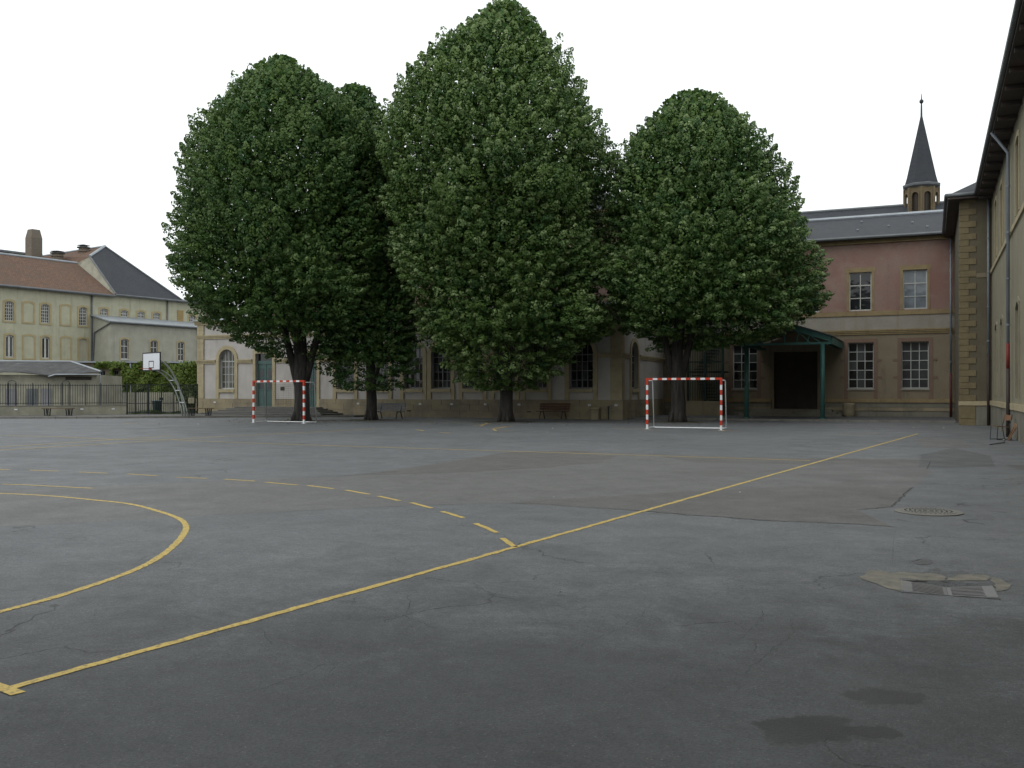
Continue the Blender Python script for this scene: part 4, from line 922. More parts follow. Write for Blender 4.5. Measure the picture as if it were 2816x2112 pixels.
# ivy on the outbuilding: a thing of its own
IV = thing('ivy', 'dense bright green ivy hanging over the outbuilding wall behind the hoop', 'ivy', fI.p(fI.uo(450), 0, .3))
def ivy_pts(n, x0, x1, y0, y1, dmin, dmax, keep):
    px = rng.uniform(x0, x1, n); py = rng.uniform(y0, y1, n); P = []
    for a, b_ in zip(px, py):
        if not keep(a, b_): continue
        u = fI.uo(a); z = fI.zo(a, b_); d = dmin+(dmax-dmin)*random.random()**1.5 + .18*math.sin(u*1.9+z*2.3)+.1*math.sin(u*4.1-z*3.2)
        P.append(fI.p(u, max(.05, z), max(.06, d)))
    return np.array([tuple(p) for p in P])
def kf(a, b_):
    if b_ < 1012: return True
    if a < 338: return 1034 < b_ < 1042+4*math.sin(a*.3) or (306 < a < 314) or (318 < a < 338 and b_ > 1040 and b_ < 1050)
    low = 1098 - 18*math.exp(-((a-430)/45)**2) + 4*math.sin(a*.35)
    if a > 480: low = 1135
    return b_ < low
P = ivy_pts(17000, 262, 548, 995, 1135, .12, .42, kf); n = len(P)
nn = np.tile(np.array([fI.n.x, fI.n.y, .55]), (n, 1)) + rng.normal(size=(n, 3))*.45
tn = rng.uniform(0, 1, n); hi = np.clip((np.array([(-(p[0])*SA+p[1]*CA) for p in P])*0)+((rng.random(n) < .12)*.8), 0, 1)
leaves('foliage', P, nn, rng.uniform(.14, .24, n), rng.uniform(.13, .22, n), (tn, hi), 'ivy_leaf', IV)
# bush in the corner by the building
BU = thing('corner_bush', 'leafy light green bush in the corner beside the lean-to downpipe', 'bush', att(525, 67))
P = []
for _ in range(5200):
    a = rng.normal(size=3); a /= np.linalg.norm(a); a *= rng.uniform(.75, 1.05)+.12*math.sin(a[0]*7+a[2]*5)
    P.append(np.array(att(522, 68.0))+np.array([a[0]*1.1, a[1]*.9, 1.95+a[2]*1.75]))
P = np.array(P); P = P[P[:, 2] > .02]; n = len(P)
leaves('foliage', P, rng.normal(size=(n, 3))*.6+np.array([0, -.4, .8]), rng.uniform(.12, .2, n), rng.uniform(.1, .17, n), (rng.random(n), (rng.random(n) < .2)*.7), 'ivy_leaf', BU)
bq = att(522, 68.0)
for k in range(5): MB().tube([bq+Vector((random.uniform(-.2, .2), random.uniform(-.2, .2), -.05)), bq+Vector((random.uniform(-.6, .6), random.uniform(-.5, .5), 2.4))], [.03, .012], 5).build('stem', 'bark', BU)
# grey-roofed shed by the fence
fS = Fr(att(60, 63.5), c2w(1, .10))
B8 = thing('low_shed', 'low stained shed with sagging grey sheet roof right behind the iron fence', 'shed', fS.p(0, 0))
SA0, SB0 = fS.uo(-160), fS.uo(266); ZS = fS.zo(150, 1031)
MB().fbox(fS, SA0, SB0, 0, ZS, -5.5, 0).build('wall', 'cement_wall', B8)
u = fS.uo(215); MB().fbox(fS, fS.uo(180), fS.uo(252), ZS-.34, ZS-.12, -.05, .01).build('vent_gap', 'door_dark', B8)
for px in (30, 88, 128): u = fS.uo(px); MB().fbox(fS, u-.35, u+.35, 0, 1.75, -.02, .04).build('plank_door', 'wood_grey' if px != 88 else 'zinc_dark', B8)
zt_ = fS.off(0, -3).zo(80, 996)
sl_ = []
for k in range(13):
    u = SA0-.3+(SB0-SA0+.7)*k/12; sl_.append((u, ZS+.05-.12*math.sin(k*.9)-(.1 if k < 6 else 0)*random.random()))
rb = fS.uo(150)
mb = MB()
for (ua, za), (ub, zb) in zip(sl_[:-1], sl_[1:]):
    ta, tb = min(ua, rb), min(ub, rb)
    mb.hexa([fS.p(ua, za, .4), fS.p(ub, zb, .4), fS.p(tb+.01, zt_, -3), fS.p(ta-.01, zt_, -3), fS.p(ua, za+.05, .4), fS.p(ub, zb+.05, .4), fS.p(tb+.01, zt_+.05, -3), fS.p(ta-.01, zt_+.05, -3)])
mb.build('roof', 'fibre_sheet', B8)
MB().tube([fS.p(SA0, zt_+.06, -3), fS.p(rb, zt_+.06, -3), fS.p(sl_[-1][0], sl_[-1][1]+.06, .4)], .07, 6).build('ridge_flashing', 'zinc', B8)
MB().tube([fS.p(fS.uo(140), ZS-.12, .42), fS.p(fS.uo(160), ZS+.02, .45), fS.p(sl_[-1][0], ZS+.03, .45), fS.p(sl_[-1][0], .1, .3)], .05, 6).build('gutter', 'zinc', B8)

# ================================================================== iron fence on its low wall
fF = Fr(att(0, 57.0), (att(553, 62.0)-att(0, 57.0)).xy)
FN = thing('iron_fence', 'dark iron railing with thin bars on a low rendered wall', 'fence', fF.p(fF.uo(170), PZ))
FA, FBr, FC = fF.uo(-60), fF.uo(347), fF.uo(544)
ZW, ZT = .66, 2.02
MB().fbox(fF, FA, FBr, PZ-.02, ZW, -.15, .15).build('low_wall', 'cement_wall', FN)
MB().fbox(fF, FA, FBr, ZW, ZW+.03, -.19, .17).build('wall_coping', 'kerb_stone', FN)
for z in (ZW+.16, ZT-.10): MB().fbox(fF, FA, FBr, z, z+.035, -.02, .02).build('rail', 'iron', FN)
def bars(par, a, b_, z0, z1, sp, w2=.009):
    n = int((b_-a)/sp); mbx = MB().box((-w2, -w2, 0), (w2, w2, z1-z0)); ob = mbx.build('bar', 'iron'); me = ob.data; bpy.data.objects.remove(ob)
    for k in range(n): put('bar', me, par, fF.p(a+(b_-a)*(k+.5)/n, z0, 0))
bars(FN, FA, FBr, ZW+.08, ZT, .135)
for px in (24, 42, 90, 134, 172, 190, 236, 276): 
    u = fF.uo(px); MB().fbox(fF, u-.024, u+.024, ZW-.25 if px in (90, 236, 276) else ZW, ZT+.05, .0, .05).build('post', 'iron', FN)
for px in (33, 181):                                   # hooped braces
    u = fF.uo(px); pts = [fF.p(u+.24*math.cos(q), ZT-.02+.22*math.sin(q), .02) for q in [math.pi*k/8 for k in range(9)]]
    MB().tube([fF.p(u+.26, ZW, .02)]+pts+[fF.p(u-.26, ZW, .02)], .016, 6).build('hoop_brace', 'iron', FN)
for px in (44, 225, 311):
    u = fF.uo(px); MB().fbox(fF, u-.09, u+.09, .42, .5, .14, .165).build('number_plate', 'white_paint', FN)
GT = thing('iron_gate', 'dark iron double gate and side railing reaching down to the pavement', 'gate', fF.p(fF.uo(440), PZ))
for z in (PZ+.10, ZW+.12, ZT-.06): MB().fbox(fF, FBr+.02, FC, z, z+.045, -.025, .025).build('rail', 'iron', GT)
bars(GT, FBr+.02, FC, PZ+.04, ZT, .125, .012)
for px in (349, 373, 408, 444, 478, 543):
    u = fF.uo(px); ww = .06 if px == 408 else .035; MB().fbox(fF, u-ww, u+ww, PZ, ZT+.04, -.05, .05).build('post', 'iron', GT)
u = fF.uo(443); MB().fbox(fF, u-.12, u+.12, 1.0, 1.16, -.05, .06).build('lock_box', 'iron', GT)
u = fF.uo(525); bx = thing('meter_box', 'small cream metal cabinet mounted on the gate railing', 'cabinet', fF.p(u, ZW+.12, .2))
MB().fbox(fF, u-.17, u+.17, ZW+.12, ZW+.50, .06, .28).build('case', 'box_cream', bx); MB().fbox(fF, u-.15, u+.15, ZW+.14, ZW+.48, .28, .292).build('cabinet_door', 'box_cream', bx)
MB().fbox(fF, u-.02, u+.02, ZW+.33, ZW+.37, .29, .302).build('lock', 'iron', bx)
MB().fbox(fF, u-.03, u+.03, PZ-.01, ZW+.12, .1, .16).build('stand', 'iron', bx)
bp = fF.p(fF.uo(436), 0, -1.0); BN = thing('litter_bin', 'dark wheeled bin behind the iron gate', 'bin', (bp.x, bp.y, PZ))
MB().lathe([(.26, PZ), (.33, PZ+.75), (.35, PZ+.78)], bp, 8).build('body', 'bin_dark', BN); MB().lathe([(.37, PZ+.785), (.36, PZ+.85), (.2, PZ+.9)], bp, 8).build('lid', 'bin_dark', BN)
for s_ in (-.2, .2): MB().tube([bp+Vector((s_, -.3, PZ+.09)), bp+Vector((s_+.06, -.3, PZ+.09))], .085, 10).build('wheel', 'black_paint', BN)
# weeds along the gate
P = []
for _ in range(1500):
    u = rng.uniform(FBr, FC); q = fF.p(u, PZ+rng.uniform(0, .26)*abs(math.sin(u*1.3)), -rng.uniform(.15, 1.2)); P.append(tuple(q))
P = np.array(P); n = len(P)
gr = leaves('weeds', P, rng.normal(size=(n, 3))+np.array([0, -.6, .2]), rng.uniform(.1, .2, n), rng.uniform(.02, .05, n), (rng.random(n), rng.random(n)*.3), 'grass_leaf', None)
tag(gr, 'strip of green weeds at the foot of the iron gate', 'weeds', kind='stuff')

# ================================================================== basketball hoop
th = R(42)
bc = att(416, 54.0); wv = c2w(math.cos(th), -math.sin(th)); bkv = c2w(math.sin(th), math.cos(th))
wv3 = Vector((wv.x, wv.y, 0)); bk3 = Vector((bkv.x, bkv.y, 0))
base = bc + bk3*2.1; base.z = PZ
HP = thing('basketball_hoop', 'basketball backboard on curved grey tubes standing on the pavement', 'basketball hoop', base)
zb_, zt2 = 2.74, 3.78; HWd = 1.02
def bpx(w_, z, d): p = bc + wv3*w_ + bk3*d; return Vector((p.x, p.y, z))
def bbox(mb, w0_, w1_, z0, z1, d0, d1): return mb.hexa([bpx(w0_, z0, d0), bpx(w1_, z0, d0), bpx(w1_, z0, d1), bpx(w0_, z0, d1), bpx(w0_, z1, d0), bpx(w1_, z1, d0), bpx(w1_, z1, d1), bpx(w0_, z1, d1)])
bd = bbox(MB(), -HWd, HWd, zb_, zt2, 0, .04).build('backboard', 'board_white', HP)
mb = MB(); e = .055
for q in ((-HWd-.01, HWd+.01, zb_-.01, zb_+e), (-HWd-.01, HWd+.01, zt2-e, zt2+.01), (-HWd-.01, -HWd+e, zb_+e, zt2-e), (HWd-e, HWd+.01, zb_+e, zt2-e)): bbox(mb, *q, -.006, .045)
mb.build('board_border', 'black_paint', bd)
mb = MB(); t0, t1_, hw_ = zb_+.14, zb_+.56, .29
for q in ((-hw_, hw_, t0, t0+.05), (-hw_, hw_, t1_-.05, t1_), (-hw_, -hw_+.05, t0+.05, t1_-.05), (hw_-.05, hw_, t0+.05, t1_-.05)): bbox(mb, *q, -.005, .01)
mb.build('target_square', 'black_paint', bd)
rz_ = zb_+.12
MB().tube([bpx(.225*math.sin(q), rz_, -.38+.225*math.cos(q)) for q in [2*math.pi*k/20 for k in range(21)]], .014, 6).build('rim', 'red_paint', HP)
bbox(MB(), -.05, .05, rz_-.06, rz_+.015, -.15, 0).build('rim_bracket', 'red_paint', HP)
def leg(w_, bw, d_top, zt_, r, outw=0):
    pts = [base + wv3*bw + Vector((0, 0, -.01))]
    b0 = base + wv3*bw; top = bpx(w_, zt_, .05)
    for k in range(1, 11):
        q = k/10; h = PZ+(zt_-PZ)*(1-(1-q)**1.55) ; f_ = q**2.6*.55+q*.45
        p = b0.lerp(top, f_); pts.append(Vector((p.x, p.y, h)))
    MB().tube(pts, r, 8).build('support_tube', 'tube_paint', HP, smooth=True); return pts
l1 = leg(-.30, -.30, 0, zb_+.12, .035); l2 = leg(.30, .30, 0, zb_+.12, .035); l3 = leg(0, 0, 0, zt2-.25, .05)
for k in (2, 4, 6): MB().tube([l1[k], l2[k]], .025, 6).build('rung', 'white_paint', HP)
for k in (2, 4): MB().tube([(l1[k]+l2[k])/2, l3[k]], .02, 6).build('stay', 'tube_paint', HP)

# ================================================================== handball goals
def goal(c, label, net):
    g = thing('handball_goal', label, 'goal', (c.x, c.y, 0), 0, None)
    W, H, s = 1.54, 2.08, .04                             # half outer width, height, half section
    def at(x, y, z): return (c.x+x, c.y+y, z)
    def bx_(x0, x1, y0, y1, z0, z1): return MB().box(at(x0, y0, z0), at(x1, y1, z1))
    for sg in (-1, 1):
        x0, x1 = (-W, -W+2*s) if sg < 0 else (W-2*s, W)
        p = bx_(x0, x1, -s, s, 0, H-2*s).build('post', 'white_paint', g)
        for k in range(5):
            z1 = H-.08-.0 if k == 0 else H-.28-.4*(k-1)-.2; z0 = H-.28 if k == 0 else z1-.2
            bx_(x0-.003, x1+.003, -s-.003, s+.003, z0, z1-.002).build('red_band', 'red_paint', p)
        bx_(x0-.09, x1+.09, -.1, .1, 0.002, .012).build('foot_plate', 'tube_paint', p)
    cb = bx_(-W, W, -s, s, H-2*s, H).build('crossbar', 'white_paint', g)
    for sg in (-1, 1):
        x0, x1 = (-W-.003, -W+.28) if sg < 0 else (W-.28, W+.003)
        bx_(x0, x1, -s-.003, s+.003, H-2*s-.003, H+.003).build('red_band', 'red_paint', cb)
    n = 13; seg = (2*W-.56)/n
    for k in range(1, n, 2): bx_(-W+.28+seg*k, -W+.28+seg*(k+1), -s-.003, s+.003, H-2*s-.003, H+.003).build('red_band', 'red_paint', cb)
    D1, D2 = .82, 1.02
    for sg in (-1, 1):
        x = sg*(W-s)
        MB().tube([at(x, .04, H-.1), at(x, D1-.05, H-.1), at(x, D1, H-.16), at(x, D2, .03)], .02, 8).build('back_stay', 'tube_paint' if net else 'white_paint', g, smooth=True)
        MB().tube([at(x, .04, .06), at(x, D2, .06)], .02, 8).build('ground_bar', 'white_paint', g)
    MB().tube([at(-W+s, D2, .045), at(W-s, D2, .045)], .026, 8).build('rear_bar', 'white_paint', g)
    if net:
        mb = MB(); nx, nz = 30, 20
        def npt(i, j):
            x = -W+s+(2*W-2*s)*i/nx; q = j/nz; y = D1+(D2-D1)*(1-q)-.22*math.sin(math.pi*q)*.6; return at(x, y, .05+(H-.2)*q-.05*math.sin(math.pi*i/nx)*q)
        for i in range(nx+1): mb.tube([npt(i, j) for j in range(0, nz+1, 2)], .0035, 3, False)
        for j in range(nz+1): mb.tube([npt(i, j) for i in range(0, nx+1, 3)], .0035, 3, False)
        mb.build('net', 'iron', g, fix=False)
    return g
g1a, g1b = gnd(1779, 1180), gnd(1985, 1184)
goal((g1a+g1b)/2, 'red and white goal without a net before the stair cage', False)
g2a, g2b = gnd(699, 1163), gnd(834, 1165)
goal((g2a+g2b)/2, 'red and white goal with a dark net in front of the green doors', True)
for px, py in ((1783, 1181), (1995, 1184)):
    c = gnd(px, py); strip('chalk_mark', [c+Vector((-.5, -.1, 0)), c+Vector((.6, -.1, 0))], .07, 'line_worn', LZ+.0012, jit=.3)

# ================================================================== benches
def bench_plain(c, ang, label, L=1.85):
    o = thing('plank_bench', label, 'bench', c, ang, 'plank benches on the pavement')
    z = 0
    def lb(name, a, b_, m): 
        me = MB().box(a, b_); ob = me.build(name, m); ob.parent = o; return ob
    for k, y in enumerate((-.17, .01)): lb('seat_plank', (-L/2, y, .42), (L/2, y+.165, .46), 'wood_bench')
    for sx_ in (-L/2+.28, L/2-.28):
        for y in (-.15, .15):
            mb = MB().hexa([(sx_-.11, y-.02, 0), (sx_-.05, y-.02, 0), (sx_-.05, y+.02, 0), (sx_-.11, y+.02, 0), (sx_-.15, y-.02, .42), (sx_-.09, y-.02, .42), (sx_-.09, y+.02, .42), (sx_-.15, y+.02, .42)])
            mb.hexa([(sx_+.05, y-.02, 0), (sx_+.11, y-.02, 0), (sx_+.11, y+.02, 0), (sx_+.05, y+.02, 0), (sx_+.09, y-.02, .42), (sx_+.15, y-.02, .42), (sx_+.15, y+.02, .42), (sx_+.09, y+.02, .42)])
            ob = mb.build('leg', 'iron'); ob.parent = o
        lb('leg_foot', (sx_-.12, -.18, -.004), (sx_+.12, .18, .03), 'iron')
    return o
bench_plain(gnd(160, 1143, PZ), YAW+R(2), 'backless plank bench in front of the low fence wall')
bench_plain(gnd(550, 1143, PZ), YAW-R(4), 'backless plank bench between the hoop and the school building corner', 1.6)
def bench_back(c, ang, label, wood, leg_m, L=1.8):
    o = thing('slatted_bench', label, 'bench', c, ang, 'slatted benches along the school wall')
    def lb(name, mb, m): ob = mb.build(name, m); ob.parent = o; return ob
    for k in range(4): lb('seat_slat', MB().box((-L/2, -.28+.13*k, .42), (L/2, -.28+.13*k+.115, .455)), wood)
    for k in range(3):
        z = .52+.13*k; y = .25+.035*k; lb('back_slat', MB().hexa([(-L/2, y, z), (L/2, y, z), (L/2, y+.03, z-.006), (-L/2, y+.03, z-.006), (-L/2, y+.03, z+.11), (L/2, y+.03, z+.11), (L/2, y+.06, z+.104), (-L/2, y+.06, z+.104)]), wood)
    for sx_ in (-L/2+.25, L/2-.25):
        lb('leg', MB().tube([(sx_-.03, -.3, 0), (sx_, -.22, .42)], .03, 6), leg_m); lb('leg', MB().tube([(sx_+.03, .34, 0), (sx_, .2, .42)], .03, 6), leg_m)
        lb('back_support', MB().tube([(sx_, .2, .40), (sx_, .39, .9)], .022, 6), leg_m); lb('cross_brace', MB().tube([(sx_, -.24, .40), (sx_, .2, .40)], .025, 6), leg_m)
    return o
c = gnd(1069, 1152); c.y = min(c.y, YC-.75); bench_back(c, R(2), 'grey slatted bench with back, beside the trunk of the slim tree', 'wood_grey', 'iron')
c = gnd(1520, 1154); c.y = YC-.7; c2_ = att(1520, 1).xy; c.x = c2_.x/c2_.y*c.y; bench_back(c, 0, 'dark red-brown slatted bench against the school wall under the arched window', 'wood_brown', 'iron')
u = fc.uo(1645); q = fc.p(u, 0, .45); SBk = thing('stone_bollard', 'pale sandstone block standing against the school wall near its corner', 'stone block', q)
MB().fbox(fc, u-.22, u+.22, 0, .58, .16, .6).build('block', 'plinth_stone', SBk); MB().fbox(fc, u-.25, u+.25, .585, .66, .15, .63).build('block_cap', 'sandstone', SBk)
u = fc.uo(1678); q = fc.p(u, 0, .4); PT = thing('iron_post', 'short dark iron post against the school wall corner', 'post', q)
MB().tube([fc.p(u, 0, .3), fc.p(u, .72, .3)], .035, 8).build('shaft', 'iron', PT); MB().tube([fc.p(u, .6, .3), fc.p(u, .74, .3)], .055, 8).build('post_head', 'iron', PT)

# ================================================================== drain, manhole, rubble
patch('concrete_patch', z8([(540, 1120), (600, 1095), (640, 1060), (760, 1066), (820, 1085), (900, 1075), (1010, 1080), (1250, 1092), (1325, 1112), (1330, 1152), (1150, 1154), (950, 1150), (925, 1255), (880, 1240), (800, 1225), (700, 1180), (600, 1150)]), 'concrete_rough', .0036, .05, .012, 1)
patch('concrete_patch', z8([(1745, 1125), (1800, 1130), (1860, 1155), (1925, 1190), (1905, 1228), (1840, 1245), (1790, 1250)]), 'concrete_rough', .0036, .05, .012, 1)
patch('concrete_patch', z8([(1335, 1150), (1350, 1125), (1450, 1100), (1560, 1095), (1680, 1100), (1740, 1122), (1700, 1152), (1500, 1154)]), 'concrete_rough', .0036, .05, .012, 1)
patch('broken_asphalt', z8([(1120, 1080), (1230, 1030), (1330, 1070), (1545, 1072), (1550, 1110), (1400, 1115), (1320, 1145), (1200, 1110)]), 'asphalt_dark', .0026, .05, .02, 1)
patch('broken_asphalt', z8([(1040, 990), (1120, 962), (1200, 975), (1190, 1000), (1080, 1005)]), 'asphalt_dark', .0026, .05, .015, 1)
DG = thing('drain_grate', 'dished two-panel iron drain grate set in broken concrete', 'drain grate', (GP.x, GP.y, 0), GY)
def gl(name, mb, m): ob = mb.build(name, m); ob.parent = DG; return ob
gl('gully', MB().add([(x, y, z) for z in (-.2, -.002) for x, y in ((-PX, -PY), (PX, -PY), (PX, PY), (-PX, PY))], [(0, 1, 2, 3), (0, 1, 5, 4), (1, 2, 6, 5), (2, 3, 7, 6), (3, 0, 4, 7)]), 'crack')
def zt3(x): return -.034+.037*abs(x)/HW_
for sg in (-1, 1):                                     # sloping concrete lips in front and behind
    for sy in (-1, 1):
        gl('grate_lip', MB().add([(0, sy*(PY+.015), .003), (sg*(PX+.01), sy*(PY+.015), .004), (sg*(PX+.01), sy*HD, .004), (0, sy*HD, zt3(0)-.002), (0, sy*HD, -.12), (sg*PX, sy*HD, -.12)], [(0, 1, 2, 3), (3, 2, 5, 4)]), 'asphalt_dark')
    def tb(x0, x1, y0, y1, th=.03): a, b_ = zt3(x0), zt3(x1); return MB().hexa([(x0, y0, a-th), (x1, y0, b_-th), (x1, y1, b_-th), (x0, y1, a-th), (x0, y0, a), (x1, y0, b_), (x1, y1, b_), (x0, y1, a)])
    X = lambda a, b_: (sg*a, sg*b_) if sg > 0 else (-b_, -a)
    gl('grate_end', tb(*X(HW_-.065, HW_+.012), -HD, HD), 'grate_iron'); gl('grate_middle', tb(*X(.001, .028), -HD, HD), 'grate_iron')
    gl('grate_side', tb(*X(.028, HW_-.065), -HD, -HD+.022), 'grate_iron'); gl('grate_side', tb(*X(.028, HW_-.065), HD-.022, HD), 'grate_iron')
    nbar = 7
    for k in range(nbar):
        y = -HD+.03+(2*HD-.06)*(k+.5)/nbar; gl('grate_bar', tb(*X(.028, HW_-.065), y-.013, y+.013, .004), 'grate_iron')
mp_ = gnd(2553, 1408.5)
MH = thing('manhole_cover', 'round cast-iron manhole cover with raised pattern in the asphalt', 'manhole cover', (mp_.x, mp_.y, 0))
MB().lathe([(.40, .003), (.40, .012), (.335, .014)], mp_, 28).build('rim', 'kerb_stone', MH); MB().lathe([(.325, .0125), (.325, .0185)], mp_, 28).build('lid', 'kerb_stone', MH)
for rr, n in ((.27, 30), (.215, 24), (.16, 18), (.105, 12), (.05, 6)):
    for k in range(n):
        q = 2*math.pi*k/n; x, y = mp_.x+rr*math.cos(q), mp_.y+rr*math.sin(q); MB().lathe([(.015, .018), (.012, .023)], (x, y), 5).build('stud', 'iron', MH)

# ================================================================== broken chair by the right wall
cp = gnd(2758, 1209); cp.x = min(cp.x, XR-.5)
CHR = thing('broken_chair', 'broken school chair with bent tube legs and plywood back by the right wall', 'chair', cp, R(-62))
def cl(name, mb, m): ob = mb.build(name, m); ob.parent = CHR; return ob
cl('seat', MB().hexa([(-.21, -.2, .43), (.21, -.2, .43), (.2, .2, .39), (-.2, .2, .39), (-.21, -.2, .448), (.21, -.2, .448), (.2, .2, .408), (-.2, .2, .408)]), 'plywood')
for x in (-.19, .19):
    cl('leg', MB().tube([(x, -.22, 0), (x, -.19, .43)], .012, 6), 'iron'); cl('leg', MB().tube([(x, .26, 0), (x, .19, .40)], .012, 6), 'iron')
    cl('back_tube', MB().tube([(x, .17, .40), (x, .24, .60), (x, .28, .80)], .012, 6), 'iron'); cl('skid', MB().tube([(x, -.22, .012), (x, .26, .012)], .012, 6), 'iron')
cl('backrest', MB().hexa([(-.2, .235, .60), (.2, .245, .62), (.2, .26, .62), (-.2, .25, .60), (-.2, .27, .80), (.2, .275, .76), (.2, .29, .76), (-.2, .285, .80)]), 'plywood')
q = gnd(2803, 1212); q.x = XR-.32
PB = thing('broken_board', 'broken grey-brown board leaning against the right wall behind the chair', 'board', (q.x, q.y, 0))
MB().hexa([(q.x-.02, q.y-.22, 0), (q.x+.02, q.y-.22, 0), (q.x+.02, q.y+.2, 0), (q.x-.02, q.y+.2, 0), (q.x+.2, q.y-.2, .42), (q.x+.24, q.y-.2, .42), (q.x+.24, q.y+.12, .55), (q.x+.2, q.y+.12, .55)]).build('panel', 'plywood', PB)
MB().hexa([(q.x-.035, q.y-.05, .02), (q.x-.015, q.y-.05, .02), (q.x-.015, q.y+.05, .02), (q.x-.035, q.y+.05, .02), (q.x+.165, q.y-.05, .42), (q.x+.195, q.y-.05, .42), (q.x+.195, q.y+.05, .42), (q.x+.165, q.y+.05, .42)]).build('batten', 'wood_bench', PB)
q = gnd(2640, 1172+4); 
LS = thing('tilted_stick', 'dark broken chair leg lying in front of the right wall', 'stick', gnd(2740, 1222)); MB().tube([gnd(2722, 1224)+Vector((0, 0, .02)), gnd(2762, 1220)+Vector((0, 0, .03))], .014, 6).build('rod', 'iron', LS)
MB().tube([gnd(2762, 1220)+Vector((0, 0, .03)), gnd(2764, 1216)+Vector((0, 0, .12))], .014, 6).build('bent_end', 'iron', LS)
# scraps of paper
for px, py in ((1520, 1179), (1625, 1182), (1505, 1190), (2035, 1358), (1540, 1636), (1523, 1372), (2595, 1178), (2512, 1176), (2590, 1160), (545, 1167), (1027, 1176), (2760, 1211)):
    c = gnd(px, py); a = random.uniform(0, 3); r0 = random.uniform(.010, .016)*(1 if py > 1300 else 3)
    pts = [Vector((c.x+r0*math.cos(a+q)*(1 if i % 2 else .7), c.y+r0*math.sin(a+q), .016+random.uniform(0, .02))) for i, q in enumerate((0, 1.5, 3.1, 4.6))]
    tag(MB().slab(pts, .003).build('paper_scrap', 'paper'), 'small scrap of white paper lying on the asphalt', 'litter', 'paper scraps on the asphalt')

